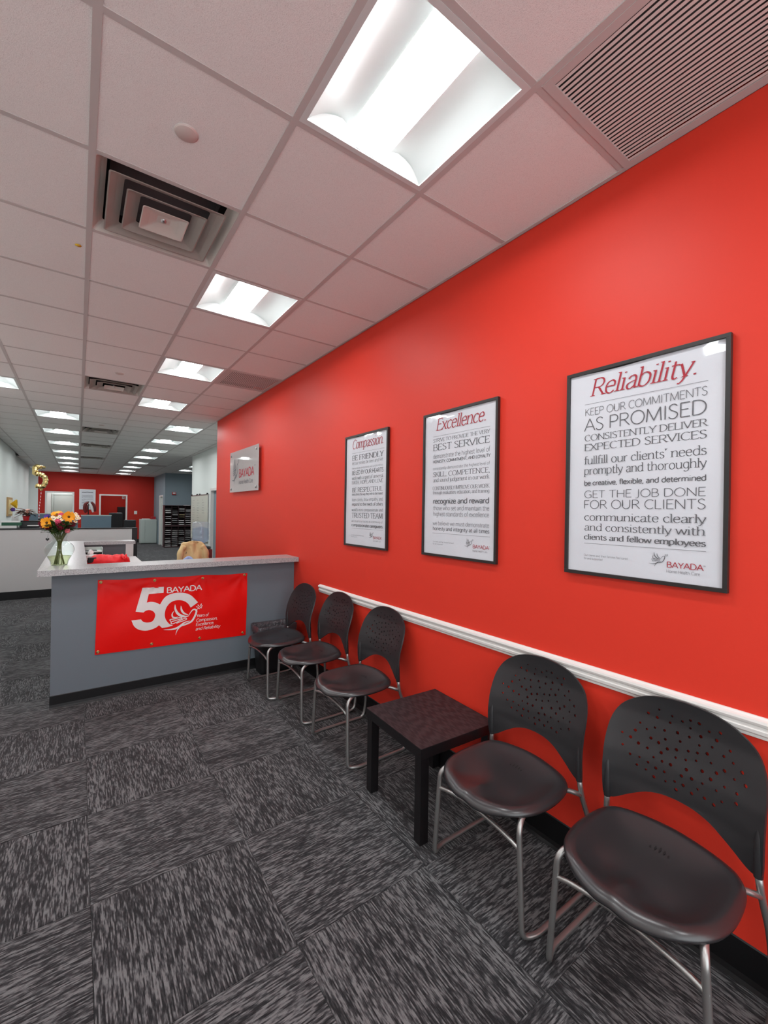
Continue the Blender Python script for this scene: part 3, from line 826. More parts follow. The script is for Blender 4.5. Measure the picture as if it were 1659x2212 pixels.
def put_text(bm, s, style, x0, x1, y, cap, place, lowercase_ref=None, mi=0):
    """fit a line between x0 and x1 with cap height cap on baseline y; place(u, v) gives the 3D point"""
    q, w = text_strokes(s, style); sx = (x1-x0)/w; sy = cap/H
    for f in q:
        LAYER[0] = (LAYER[0]+1) % 23                 # overlapping strokes each lie a hair above the other
        v = [place(x0+p[0]*sx, y+p[1]*sy, LAYER[0]*2.2e-5) for p in f]
        fc = bm.faces.new([bm.verts.new(p) for p in v]); fc.material_index = mi
def brush(bm, pts, w, place, mi=0, n=6, taper=True):
    LAYER[0] = (LAYER[0]+1) % 23; lay = LAYER[0]*2.2e-5
    P = catmull([(p[0], p[1], 0) for p in pts], n); m = len(P); L = []; R = []
    for k in range(m):
        d = (P[min(k+1, m-1)]-P[max(k-1, 0)]); l = d.length or 1
        hw = w/2*((math.sin(PI*(k/(m-1)))**.7*.92+.08) if taper else 1)
        nx, ny = -d.y/l*hw, d.x/l*hw
        L.append(bm.verts.new(place(P[k].x+nx, P[k].y+ny, lay))); R.append(bm.verts.new(place(P[k].x-nx, P[k].y-ny, lay)))
    for k in range(m-1):
        f = bm.faces.new((L[k], L[k+1], R[k+1], R[k])); f.material_index = mi
def leaf2d(bm, c, r, ang, place, mi=0):
    pts = [(c[0]+r*math.cos(t)*math.cos(ang)-r*.45*math.sin(t)*math.sin(ang), c[1]+r*math.cos(t)*math.sin(ang)+r*.45*math.sin(t)*math.cos(ang)) for t in [2*PI*k/8 for k in range(8)]]
    f = bm.faces.new([bm.verts.new(place(p[0], p[1], 2e-4)) for p in pts]); f.material_index = mi
DOVE = [([(0.687,0.718),(0.692,0.671),(0.72,0.624),(0.769,0.598),(0.806,0.601)],.021),([(0.736,0.701),(0.742,0.661),(0.765,0.627),(0.802,0.609)],.017),([(0.68,0.66),(0.665,0.635),(0.67,0.608),(0.693,0.598),(0.715,0.604)],.013),
 ([(0.655,0.569),(0.649,0.587),(0.693,0.588),(0.733,0.596),(0.745,0.585),(0.701,0.574),(0.66,0.565),(0.666,0.546),(0.709,0.559),(0.757,0.579),(0.784,0.58),(0.778,0.568),(0.733,0.556),(0.701,0.547)],.0075),
 ([(0.802,0.6),(0.818,0.629),(0.84,0.653),(0.86,0.65),(0.868,0.632),(0.852,0.585),(0.824,0.545),(0.775,0.526),(0.738,0.516),(0.709,0.485),(0.695,0.443)],.016),
 ([(0.815,0.554),(0.766,0.543),(0.718,0.51),(0.67,0.498),(0.596,0.504)],.016),([(0.864,0.612),(0.871,0.645),(0.885,0.666),(0.904,0.686)],.004)]
LEAVES = [((0.883,0.687),2.2),((0.907,0.693),1.1),((0.872,0.674),2.6),((0.906,0.663),-.2),((0.889,0.659),-.7),((0.913,0.678),.5)]
def dove(bm, place, w=1.0, mi=0):
    """the bird drawn in its own frame 0.6..0.92 x 0.44..0.72"""
    for p, wd in DOVE: brush(bm, p, wd*w, place, mi, taper=wd > .008)
    for c, a in LEAVES: leaf2d(bm, c, .0095, a, place, mi)
# ------------------------------------------------------------------ reception desk
DY = 2.70
desk = thing('reception_desk', 'grey reception desk with black base carrying the red banner', 'reception desk', (.82, DY, 0))
dl = Vector(desk.location)
def local(bm, o): bmesh.ops.translate(bm, verts=bm.verts, vec=-Vector(o)); return bm
link('front_panel', local(box(new_bm(), -.19, W_RED-.001, DY, DY+.11, .0, 1.050), dl), 'desk_grey', desk)
link('side_panel', local(box(new_bm(), -.19, -.09, DY+.11, 5.86, 0, 1.050), dl), 'partition', desk)
link('rear_panel', local(box(new_bm(), -.09, .54, 5.75, 5.86, 0, 1.050), dl), 'desk_dark', desk)
link('post', local(box(new_bm(), .54, .635, 5.70, 5.86, 0, 1.050), dl), 'partition', desk)
bm = cove(new_bm(), lambda e, d, z: ((-.193, W_RED-.012)[e], DY-.0005-d, z), .101, .006)
link('kick_base', local(bm, dl), 'base_black', desk)
# counter: front run, left run, back run
ctop = thing('countertop', 'speckled grey laminate countertop over the reception desk', 'countertop', (.8, 2.7, 1.050))
bm = new_bm()
out = [(-.272, 2.585), (W_RED-.002, 2.585), (W_RED-.002, 2.905), (.04, 2.905), (.04, 5.70), (.66, 5.70), (.66, 5.96), (-.272, 5.96)]
def slab(bm, pts, z0, z1, bev):
    A = [bm.verts.new((x, y, z0)) for x, y in pts]; B = [bm.verts.new((x, y, z1)) for x, y in pts]
    f1 = bm.faces.new(A[::-1]); f2 = bm.faces.new(B)
    for k in range(len(pts)): bm.faces.new((A[k], A[(k+1) % len(pts)], B[(k+1) % len(pts)], B[k]))
    if bev:
        bmesh.ops.bevel(bm, geom=bm.edges[:], offset=bev, segments=2, profile=.6, affect='EDGES')
z0, z1 = 1.0502, 1.0945
lo = [bm.verts.new((x, y, z0)) for x, y in out]; hi = [bm.verts.new((x, y, z1)) for x, y in out]
for k in range(8): bm.faces.new((lo[k], lo[(k+1) % 8], hi[(k+1) % 8], hi[k]))
for L_, rev in ((lo, True), (hi, False)):
    e1 = bm.verts.new((-.272, 2.905, L_[0].co.z)); e2 = bm.verts.new((-.272, 5.70, L_[0].co.z))
    for q in ((L_[0], L_[1], L_[2], L_[3], e1), (e1, L_[3], L_[4], e2), (e2, L_[4], L_[5], L_[6], L_[7])): bm.faces.new(q[::-1] if rev else q)

link('laminate_slab', local(bm, ctop.location), 'granite', ctop)
es = link('toe_highlight', local(box(new_bm(), -.196, W_RED-.012, DY-.021, DY-.0150, 0, .004), dl), 'chrome', desk)  # added pale strip imitating the highlight along the toe of the base
# desk surface inside
ws = thing('work_surface', 'pale grey work surface inside the reception counter', 'desk', (.35, 4.4, 0))
link('desk_top', local(box(new_bm(), -.085, .66, 2.82, 5.68, .845, .875, .004), ws.location), 'partition', ws)
link('drawer_pedestal', local(box(new_bm(), .1, .5, 4.9, 5.66, 0, .845), ws.location), 'desk_dark', ws)
# banner on the desk
ban = thing('banner', 'red vinyl anniversary banner with white lettering pinned to the desk', 'banner', (.72, DY, .35))
C4 = {'tl': (.110, .983), 'tr': (1.331, .954), 'br': (1.324, .345), 'bl': (.096, .373)}
def ban_wave(x, z):
    u = (x-.1)/1.22; v = (z-.36)/.61
    w = .0045*math.sin(7*u+3*v)*math.sin(PI*v) + .004*math.sin(11*u-6*v+1)*math.sin(PI*v)
    for gx in (.130, .523, .919, 1.305):          # pulls from the eyelets
        d = math.hypot(x-gx, (z-.955)*.9); w += .004*math.cos(9*math.atan2(z-.955, x-gx))*math.exp(-d/.16)*min(1, d/.03)
    return .008 + w + .004*math.sin(PI*v)
def bplace(off):
    return lambda x, z, e=0.0: (x-.72, -(ban_wave(x, z)+off+e), z-.35)
bm = new_bm(); nx, nz = 64, 34; g = []
for i in range(nx+1):
    col = []
    for k in range(nz+1):
        u, v = i/nx, k/nz
        bx = (1-v)*((1-u)*C4['bl'][0]+u*C4['br'][0]) + v*((1-u)*C4['tl'][0]+u*C4['tr'][0])
        bz = (1-v)*((1-u)*C4['bl'][1]+u*C4['br'][1]) + v*((1-u)*C4['tl'][1]+u*C4['tr'][1])
        bz += -.007*math.sin(PI*3*u)**2*v
        col.append(bm.verts.new(bplace(0)(bx, bz)))
    g.append(col)
for i in range(nx):
    for k in range(nz):
        f = bm.faces.new((g[i][k], g[i+1][k], g[i+1][k+1], g[i][k+1])); f.smooth = True
link('vinyl_sheet', bm, 'banner', ban)
FIVE = [(0.43,0.89,1),(0.595,0.885,1),(0.593,0.832,1),(0.478,0.831,1),(0.464,0.76,1),(0.497,0.762,0),(0.535,0.752,0),(0.566,0.732,1),(0.6,0.786,0),(0.642,0.813,0),(0.698,0.822,0),(0.762,0.814,0),(0.82,0.785,0),(0.88,0.716,1),(0.818,0.674,1),(0.792,0.717,0),(0.751,0.746,0),(0.699,0.755,0),(0.651,0.74,0),(0.617,0.698,0),(0.605,0.643,0),(0.614,0.594,0),(0.642,0.551,0),(0.674,0.531,1),(0.627,0.523,0),(0.586,0.522,1),(0.561,0.55,1),(0.53,0.53,0),(0.47,0.518,0),(0.411,0.533,0),(0.371,0.569,0),(0.35,0.622,1),(0.421,0.622,1),(0.436,0.601,0),(0.47,0.587,0),(0.511,0.595,0),(0.53,0.64,0),(0.517,0.675,0),(0.487,0.693,0),(0.457,0.691,0),(0.439,0.678,1),(0.38,0.692,1)]
def smooth_outline(P):
    out = []; n = len(P); c0 = next(i for i, p in enumerate(P) if p[2]); run = [P[c0]]
    for k in range(1, n+1):
        p = P[(c0+k) % n]; run.append(p)
        if p[2]:
            out += [(v.x, v.y) for v in (catmull([(q[0], q[1], 0) for q in run], 4) if len(run) > 2 else [Vector((run[0][0], run[0][1])), Vector((run[1][0], run[1][1]))])][:-1]
            run = [p]
    return out
vs, fs = fill2d(smooth_outline(FIVE), step=.018)
bm = new_bm(); V = [bm.verts.new(bplace(.0012)(x, z)) for x, z in vs]
for f in fs:
    ff = bm.faces.new([V[i] for i in f]); ff.smooth = True
link('numeral_fifty', bm, 'ink_white', ban)
bm = new_bm(); dove(bm, bplace(.0016), 1.0); link('dove_emblem', bm, 'ink_white', ban)
bm = new_bm(); P_ = bplace(.0016)
put_text(bm, 'BAYADA', 'sansbold', .617, .911, .828, .047, P_)
for s, st, x0, x1, y in (('Years of', 'sansital', .868, .972, .580), ('Compassion,', 'sansital', .866, 1.052, .538), ('Excellence,', 'sansital', .863, 1.023, .500), ('and Reliability', 'sansital', .861, 1.078, .459)):
    put_text(bm, s, st, x0, x1, y, .026, P_)
link('lettering', bm, 'ink_white', ban)
for k, (x, z) in enumerate([(.130,.963),(.523,.947),(.919,.936),(1.305,.938),(1.294,.374),(.899,.384),(.506,.394),(.117,.394)]):
    bm = new_bm(); lathe(bm, [(.0045, 0), (.006, .0022), (.0095, .0026), (.0125, 0)], 14)
    lathe(bm, [(0, .004), (.003, .0035), (.0045, .001)], 10)
    bmesh.ops.rotate(bm, verts=bm.verts, matrix=Matrix.Rotation(PI/2, 3, 'X'))
    p = P_(x, z); link('eyelet', bm, 'brass', ban, (p[0], p[1], p[2]))

# ------------------------------------------------------------------ stacking chairs with perforated backs
def interp(x, pts):
    if x <= pts[0][0]: return pts[0][1]
    for (a, b), (c, d) in zip(pts, pts[1:]):
        if x <= c:
            t = (x-a)/(c-a); t = t*t*(3-2*t) if False else t
            return b+(d-b)*t
    return pts[-1][1]
def back_x(t, z):
    e = interp(z, [(.44, .150), (.52, .143), (.58, .143), (.65, .155), (.72, .178), (.80, .204), (.86, .213), (.90, .216)])
    w = interp(z, [(.44, .02), (.56, .046), (.70, .046), (.80, .036), (.90, .022)])
    return e + w*(1-min(1, abs(t)/.25)**2.6)
def back_mesh():
    half = [(0, .893), (.06, .888), (.12, .874), (.17, .850), (.213, .814), (.238, .765), (.248, .70), (.249, .62), (.248, .54), (.246, .475), (.238, .461), (.218, .460), (.195, .472), (.168, .492), (.14, .511), (.10, .534), (.05, .549), (0, .553)]
    rgt = [(v.x, v.y) for v in catmull([(a, b, 0) for a, b in half], 3)]
    outline = rgt + [(-x, y) for x, y in rgt[-2:0:-1]]
    rnd = random.Random(11); holes = []; tries = 0
    while len(holes) < 84 and tries < 9000:
        tries += 1
        x = rnd.uniform(-.205, .205); z = rnd.uniform(.58, .845)
        if (abs(x/.198)**2.3 + abs((z-.712)/.132)**2.3) > 1: continue
        if z > .70 and abs(x) > .10+(.845-z)*.75: continue
        d = .0255 + .004*abs(x)/.2
        if all(math.hypot(x-a, z-b) > d for a, b, r in holes): holes.append((x, z, rnd.choice((.0042, .0048, .0058))))
    hl = [[(a+r*math.cos(2*PI*k/9), b+r*math.sin(2*PI*k/9)) for k in range(9)] for a, b, r in holes]
    vs, fs = fill2d(outline, hl, .017)
    bm = new_bm(); F = []; B = []
    for x, z in vs:
        e = .003
        p = Vector((back_x(x, z), x, z))
        n = Vector((back_x(x+e, z)-back_x(x-e, z), 0, 0)); dx_dt = (back_x(x+e, z)-back_x(x-e, z))/(2*e); dx_dz = (back_x(x, z+e)-back_x(x, z-e))/(2*e)
        nn = Vector((1, -dx_dt, -dx_dz)).normalized()
        F.append(bm.verts.new(p)); B.append(bm.verts.new(p+nn*.0085))
    edge_count = {}
    for f in fs:
        a = bm.faces.new([F[i] for i in f]); a.smooth = True
        b = bm.faces.new([B[i] for i in reversed(f)]); b.smooth = True
        for i in range(len(f)):
            k = (f[i], f[(i+1) % len(f)]); edge_count[k] = 1
    for (i, j) in list(edge_count):
        if (j, i) not in edge_count:
            q = bm.faces.new((F[j], F[i], B[i], B[j]))
            for e in q.edges:
                if len(e.link_faces) == 2 and e.verts[0] in (F[i], F[j], B[i], B[j]): e.smooth = False
    for sd in (-1, 1):                            # moulded sockets that take the uprights
        zz = [.455, .47, .50, .54, .58, .62]
        tube(bm, [(back_x(.234, z)+.007, sd*.234, z) for z in zz], .013, 10, radii=[.0125, .0135, .0135, .0125, .010, .004])
    return bm
def seat_z(x, y, r):
    z = .452 - .028*(1-min(r/.88, 1)**3) - .013*max(0, (r-.86)/.14)**2
    z -= .011*math.exp(-((abs(y)-.10)/.055)**2)*math.exp(-((x+.17)/.075)**2)
    z += .007*math.exp(-((abs(y)-.12)/.075)**2)*math.exp(-((x+.235)/.030)**2)
    if x < -.17: z -= .66*((-x-.17))**1.6*(1-.35*math.exp(-(y/.035)**2))
    z += .010*math.exp(-(y/.028)**2)*math.exp(-((x+.20)/.045)**2)
    z += .017*max(0, (x+.09)/.26)**2*(1-.4*(abs(y)/.2)**2)
    z -= .006*max(0, (abs(y)-.19)/.05)
    return z
def seat_mesh():
    bm = new_bm(); NR = 18; cx = -.055
    hs = [(-.290, 0), (-.287, .05), (-.273, .105), (-.248, .155), (-.21, .195), (-.155, .224), (-.08, .238), (0, .238), (.065, .230), (.112, .212), (.142, .176), (.160, .115), (.170, .05)]
    OUT = catmull([(x, y, 0) for x, y in hs] + [(.173, 0, 0)] + [(x, -y, 0) for x, y in hs[:0:-1]], 3, closed=True); NA = len(OUT)
    cen = bm.verts.new((cx, 0, seat_z(cx, 0, 0))); cenb = bm.verts.new((cx, 0, seat_z(cx, 0, 0)-.012))
    def ring(r, dz, out=0.0):
        vs = []
        for k in range(NA):
            bx, by = OUT[k].x-cx, OUT[k].y; x, y = cx+bx*r, by*r
            l = math.hypot(bx, by)
            x += bx/l*out; y += by/l*out
            vs.append(bm.verts.new((x, y, seat_z(x, y, r)+dz)))
        return vs
    rings = [ring((k/NR), 0) for k in range(1, NR)] + [ring(.985, -.001), ring(1.0, -.006), ring(.995, -.013), ring(.975, -.016), ring(.7, -.014)]
    for k in range(NA):
        f = bm.faces.new((cen, rings[0][k], rings[0][(k+1) % NA])); f.smooth = True
        f = bm.faces.new((cenb, rings[-1][(k+1) % NA], rings[-1][k])); f.smooth = True
    for a, b in zip(rings, rings[1:]):
        for k in range(NA):
            f = bm.faces.new((a[k], b[k], b[(k+1) % NA], a[(k+1) % NA])); f.smooth = True
    return bm
def chair_proto():
    t = thing('stacking_chair', '-', 'chair', (0, 0, 0), 0, 'waiting chairs along the red wall')
    link('seat', seat_mesh(), 'seat_vinyl', t)
    bm = new_bm()
    for k, (dx, r) in enumerate(((0, .0035), (.004, .006), (.006, .0075), (.004, .006), (0, .0035))):
        y = -.028+.014*k; x = .045+dx*1.2
        vs = []
        for q in range(10):
            a = 2*PI*q/10; xx, yy = x+r*1.5*math.cos(a), y+.0027*math.sin(a)
            rr = math.hypot((xx+.055)/.205, yy/.246)
            vs.append(bm.verts.new((xx, yy, seat_z(xx, yy, rr)+.0006)))
        bm.faces.new(vs)
    link('drain_slots', bm, 'black', t)
    link('backrest', back_mesh(), 'chair_shell', t)
    R_ = .0108
    for s in (-1, 1):
        # front leg, sled runner, rear upright in one bent tube
        path = [(.10, s*.19, .424), (-.165, s*.195, .424), (-.215, s*.214, .40), (-.222, s*.238, .012), (-.165, s*.262, .0105), (.215, s*.262, .0105), (.232, s*.258, .12), (.222, s*.252, .25), (.166, s*.241, .395), (.160, s*.233, .47)]
        rad = [0, .03, .035, .04, .05, .045, .04, .06, .04, 0]
        link('leg_frame', tube(new_bm(), rounded(path, rad, 6), R_, 10), 'steel_tube', t)
        bm = new_bm(); tube(bm, rounded([(.08, s*.19, .424), (.12, s*.205, .416), (.163, s*.240, .398)], .02, 4), R_*.95, 8)
        link('seat_arm', bm, 'steel_tube', t)
    P = [(-.2165, -.226, .320), (-.2165, -.16, .337), (-.2165, -.08, .348), (-.2165, 0, .352), (-.2165, .08, .348), (-.2165, .16, .337), (-.2165, .226, .320)]
    link('front_crossbar', tube(new_bm(), catmull(P, 4), .0085, 10), 'steel_tube', t)
    link('rear_crossbar', tube(new_bm(), [(.08, -.19, .424), (.08, .19, .424)], .008, 8), 'steel_tube', t)
    return t
chairs = [(1.550, -.874, 0, 'black perforated-back chair at the right edge, nearest the camera'),
          (1.543, -.292, 0, 'black perforated-back chair just in front of the small dark table'),
          (1.547, .968, 0, 'black perforated-back chair on the far side of the small dark table'),
          (1.547, 1.628, 0, 'middle chair of the three far ones, two chairs from the desk'),
          (1.482, 2.165, .02, 'black chair pushed nearest the reception desk, beside the lined bin')]
proto = chair_proto()
for n, (x, y, a, lb) in enumerate(chairs):
    o = proto if n == 0 else copy_tree(proto)
    o.location = (x, y, 0.0); o.rotation_euler = (0, 0, a); o['label'] = lb

# ------------------------------------------------------------------ side table
tb = thing('side_table', 'small square black-brown side table between the chairs', 'side table', (1.294, .018, 0), -.045)
def tl_box(*a, bev=0): return box(new_bm(), *a, bev)
top = link('table_top', tl_box(.0012, .5038, .0012, .5038, .4605, .462), 'table_top', tb)
link('table_apron', tl_box(0, .505, 0, .505, .411, .4605, bev=.0012), 'table_edge', tb)
for a, b in ((0, 0), (0, 1), (1, 0), (1, 1)):
    lg = link('leg', tl_box(a*.445+.006, a*.445+.054, b*.445+.006, b*.445+.054, 0.0, .4108, bev=.001), 'table_edge', tb)
    link('leg_washer', tl_box(a*.445+.0055, a*.445+.0545, b*.445+.0055, b*.445+.0545, .4085, .4102), 'white_plastic' if False else 'chrome', lg)

# ------------------------------------------------------------------ waste bin
wb = thing('waste_bin', 'black waste bin with a grey plastic liner behind the last chair', 'waste bin', (1.565, 2.565, 0))
def rect_ring(bm, hx, hy, z, r=.03, jit=0.0, n=5):
    out = []
    for sx, sy, a0 in ((1, 1, 0), (-1, 1, PI/2), (-1, -1, PI), (1, -1, 1.5*PI)):
        for q in range(n):
            an = a0+PI/2*q/(n-1)
            out.append(bm.verts.new((sx*(hx-r)+(r+random.uniform(-jit, jit))*math.cos(an), sy*(hy-r)+(r+random.uniform(-jit, jit))*math.sin(an), z+random.uniform(-jit, jit))))
    return out
def loft(bm, loops, smooth=True, cap0=False, cap1=False):
    n = len(loops[0])
    for A, B in zip(loops, loops[1:]):
        for k in range(n):
            f = bm.faces.new((A[k], A[(k+1) % n], B[(k+1) % n], B[k])); f.smooth = smooth
    if cap0: bm.faces.new(loops[0][::-1])
    if cap1: bm.faces.new(loops[-1])
bm = new_bm(); loft(bm, [rect_ring(bm, .155, .085, 0), rect_ring(bm, .188, .112, .435), rect_ring(bm, .192, .116, .44), rect_ring(bm, .184, .108, .44), rect_ring(bm, .15, .08, .01)], False, True, True)
link('bin_body', bm, 'black_plastic', wb)
bm = new_bm(); loft(bm, [rect_ring(bm, .193, .1165, .385, jit=.003, n=8), rect_ring(bm, .196, .119, .42, jit=.003, n=8), rect_ring(bm, .197, .120, .455, jit=.002, n=8), rect_ring(bm, .190, .113, .460, jit=.002, n=8), rect_ring(bm, .178, .102, .43, jit=.008, n=8), rect_ring(bm, .165, .09, .33, jit=.015, n=8), rect_ring(bm, .12, .06, .2, jit=.02, n=8)], True)
link('liner', bm, 'liner', wb)

# ------------------------------------------------------------------ posters
def poster(label, y_left, z_top, title, title_x, lines, rules, small, logo, group='framed value posters'):
    """y_left = left edge as read; width .61, height .905; everything on the red wall facing -x"""
    Wd, Ht = .612, .908
    t = thing('framed_poster', label, 'poster', (W_RED-.001, y_left-Wd/2, z_top-Ht), group=group)
    oy, oz = y_left-Wd/2, z_top-Ht
    def pc(y0, y1, z0, z1, d0, d1): return box(new_bm(), -d1, -d0, min(y0, y1)-oy, max(y0, y1)-oy, z0-oz, z1-oz, .0008)
    f = .015; D = .022
    link('frame_rail', pc(y_left, y_left-Wd, z_top-f, z_top, .002, D), 'frame_black', t)
    link('frame_rail', pc(y_left, y_left-Wd, z_top-Ht, z_top-Ht+f, .002, D), 'frame_black', t)
    link('frame_stile', pc(y_left, y_left-f, z_top-Ht+f, z_top-f, .002, D), 'frame_black', t)
    link('frame_stile', pc(y_left-Wd+f, y_left-Wd, z_top-Ht+f, z_top-f, .002, D), 'frame_black', t)
    # the sheet sags a little under its top edge
    bm = new_bm(); nx, nz = 24, 30; g = []
    for i in range(nx+1):
        c = []
        for k in range(nz+1):
            u, v = i/nx, k/nz
            y = y_left-f*.7-u*(Wd-1.4*f); z = z_top-Ht+f*.7+v*(Ht-1.4*f)
            if v > .97: z -= .008*max(0, math.sin(PI*min(1, u*1.4)))*(1 if u < .72 else 0)
            d = .0115+.0012*math.sin(5*u+2*v)*math.sin(9*v)
            c.append(bm.verts.new((-d, y-oy, z-oz)))
        g.append(c)
    for i in range(nx):
        for k in range(nz):
            ff = bm.faces.new((g[i][k], g[i+1][k], g[i+1][k+1], g[i][k+1])); ff.smooth = True
    link('sheet', bm, 'paper', t)
    link('backing_board', pc(y_left-f*.5, y_left-Wd+f*.5, z_top-Ht+f*.5, z_top-f*.5, .004, .007), 'frame_black', t)
    PL = lambda yy, zz, e=0.0: (-.0132-e, -yy-oy, zz-oz)          # text space: x grows to the reader's right = -y
    bm = new_bm(); put_text(bm, title, 'italic', -title_x[0], -title_x[1], title_x[2], title_x[3], PL); link('title', bm, 'ink_red', t)
    bm = new_bm()
    for s, st, y0, y1, z, cap in lines: put_text(bm, s, st, -y0, -y1, z, cap, PL)
    link('lettering', bm, 'ink_grey', t)
    bm = new_bm()
    for y0, y1, z in rules:
        bm.faces.new([bm.verts.new(PL(*p)) for p in ((-y0, z), (-y1, z), (-y1, z+.0012), (-y0, z+.0012))])
    for s, y0, y1, z in small: put_text(bm, s, 'sans', -y0, -y1, z, .0085, PL)
    link('small_print', bm, 'ink_light' if False else 'ink_grey', t)
    y0, y1, z, cap = logo
    bm = new_bm(); put_text(bm, 'BAYADA', 'sansmed', -y0, -y1-.004+.002, z, cap, PL); link('logo_name', bm, 'ink_red', t)
    bm = new_bm(); put_text(bm, 'Home Health Care', 'sans', -y0-.001, -y1-.012, z-.020, .0115, PL)
    put_text(bm, '®', 'sans', -y1-.002, -y1+.004, z+cap*.4, .010, PL)
    s_ = .21
    # bird left of the name
    bx, bz = -y0-.062, z+.002
    dove(bm, lambda x, zz, e=0.0: PL(-y0-.064+(x-.596)*s_, bz-.006+(zz-.44)*s_, e), .8)
    link('logo_bird', bm, 'ink_grey', t)
    gl = new_bm(); q = gl.faces.new([gl.verts.new(p) for p in ((-.0165, y_left-f-oy, z_top-Ht+f-oz), (-.0165, y_left-Wd+f-oy, z_top-Ht+f-oz), (-.0165, y_left-Wd+f-oy, z_top-f-oz), (-.0165, y_left-f-oy, z_top-f-oz))])
    link('glazing', gl, 'pane', t)
L3, R3 = -.464, -.924
poster('black framed Reliability poster, largest in view and nearest the camera', -.380, 2.219, 'Reliability.', (-.489, -.892, 2.1005, .073),
 [('KEEP OUR COMMITMENTS', 'sans', L3, R3, 2.018, .031), ('AS PROMISED', 'sans', L3+.002, R3, 1.950, .053), ('CONSISTENTLY DELIVER', 'serif', L3, R3, 1.9055, .026),
  ('EXPECTED SERVICES', 'serif', L3, R3, 1.862, .029), ("fullfill our clients' needs", 'serif', L3, R3, 1.802, .033), ('promptly and thoroughly', 'serif', L3, R3, 1.7565, .033),
  ('be creative, flexible, and determined', 'sansbold', L3-.001, R3, 1.708, .020), ('GET THE JOB DONE', 'sans', L3-.002, R3, 1.6525, .031), ('FOR OUR CLIENTS', 'sans', L3, R3, 1.605, .0355),
  ('communicate clearly', 'serif', L3-.004, R3-.001, 1.5525, .031), ('and consistently with', 'serif', L3-.005, R3+.001, 1.508, .030), ('clients and fellow employees', 'serifbold', L3-.005, R3-.001, 1.4685, .022)],
 [(-.463, -.924, 2.068), (-.470, -.926, 1.450)], [('Our clients and their families feel cared', -.469, -.657, 1.394), ('for and supported', -.469, -.553, 1.380)], (-.800, -.921, 1.3805, .021))
L2, R2 = .541, .076
poster('black framed Excellence poster, middle of the three on the red wall', .632, 2.209, 'Excellence.', (.516, .107, 2.0955, .072),
 [('STRIVE TO PROVIDE THE VERY', 'serif', L2, R2+.004, 2.0225, .021), ('BEST SERVICE', 'serif', L2, R2+.002, 1.9695, .038), ('demonstrate the highest level of', 'sans', L2, R2, 1.9195, .027),
  ('HONESTY, COMMITMENT, AND LOYALTY', 'sansbold', L2, R2-.003, 1.890, .0165), ('consistently demonstrate the highest level of', 'sans', L2, R2, 1.847, .017), ('SKILL, COMPETENCE,', 'serif', L2, R2-.002, 1.804, .028),
  ('and sound judgement in our work', 'serif', L2-.004, R2+.004, 1.770, .023), ('CONTINUOUSLY IMPROVE OUR WORK', 'serif', L2, R2+.002, 1.7195, .021), ('through evaluation, education, and training', 'serif', L2-.002, R2+.001, 1.693, .020),
  ('recognize and reward', 'sansbold', L2-.006, R2+.001, 1.634, .029), ('those who set and maintain the', 'sans', L2-.008, R2, 1.5925, .026), ('highest standards of excellence', 'sans', L2-.009, R2, 1.5555, .026),
  ('we believe we must demonstrate', 'sans', L2-.006, R2-.001, 1.498, .024), ('honesty and integrity at all times', 'sansmed', L2-.007, R2-.003, 1.466, .0215)],
 [(.543, .078, 2.058), (.536, .069, 1.446)], [('Our clients and their families feel cared', .531, .345, 1.389), ('for and supported', .531, .44, 1.375)], (.193, .073, 1.376, .0195))
L1, R1 = 1.534, 1.090
poster('black framed Compassion poster, smallest in view and farthest of the three', 1.640, 2.199, 'Compassion.', (1.537, 1.092, 2.090, .070),
 [('BE FRIENDLY', 'serif', L1, R1, 1.994, .039), ('let our smiles be seen and felt', 'sans', L1, R1+.002, 1.9585, .025), ('demonstrate exceptional care and kindness', 'sans', L1, R1+.002, 1.922, .014),
  ('BE LED BY OUR HEARTS', 'sansmed', L1, R1-.003, 1.877, .031), ('work with a spirit of universal', 'serif', L1, R1, 1.8355, .026), ('FAITH, HOPE, AND LOVE', 'serif', L1, R1+.001, 1.7985, .026),
  ('BE RESPECTFUL', 'serif', L1-.005, R1+.003, 1.734, .034), ('treat others the way they wish to be treated', 'sansmed', L1-.003, R1-.001, 1.7065, .018), ('listen closely, show empathy, and', 'sans', L1-.003, R1, 1.660, .024),
  ('respond to the needs of others', 'sansmed', L1-.004, R1-.002, 1.623, .023), ("world's most compassionate and", 'serif', L1-.003, R1-.003, 1.5785, .022), ('TRUSTED TEAM', 'serif', L1-.004, R1-.001, 1.525, .038),
  ('are critical to our success as a community of', 'sans', L1-.003, R1-.002, 1.490, .016), ('compassionate caregivers', 'sansbold', L1-.002, R1-.002, 1.454, .022)],
 [(1.54, 1.079, 2.052), (1.527, 1.079, 1.437)], [('Our clients and their families feel cared', 1.530, 1.343, 1.378), ('for and supported', 1.53, 1.44, 1.365)], (1.210, 1.098, 1.367, .0205))

# ------------------------------------------------------------------ acrylic sign
sg = thing('acrylic_sign', 'frosted acrylic company sign on four steel standoffs near the end of the red wall', 'sign', (W_RED-.001, 4.333, 1.822))
oy, oz = 4.333, 1.822
link('panel', box(new_bm(), -.041, -.035, 3.723-oy, 4.943-oy, 0, .578, .001), 'acrylic', sg)
PS = lambda yy, zz, e=0.0: (-.0418-e, -yy-oy, zz-oz)
bm = new_bm(); put_text(bm, 'BAYADA', 'sansbold', -4.512, -3.885, 2.022, .108, PS); link('sign_name', bm, 'ink_red', sg)
bm = new_bm(); put_text(bm, 'Home Health Care', 'sansmed', -4.512, -3.92, 1.930, .052, PS); put_text(bm, '®', 'sans', -3.872, -3.84, 2.10, .05, PS)
link('sign_tagline', bm, 'ink_grey', sg); bm = new_bm()
dove(bm, lambda x, zz, e=0.0: PS(-4.84+(x-.596)*1.0, 1.905+(zz-.44)*1.45, e), 1.0)
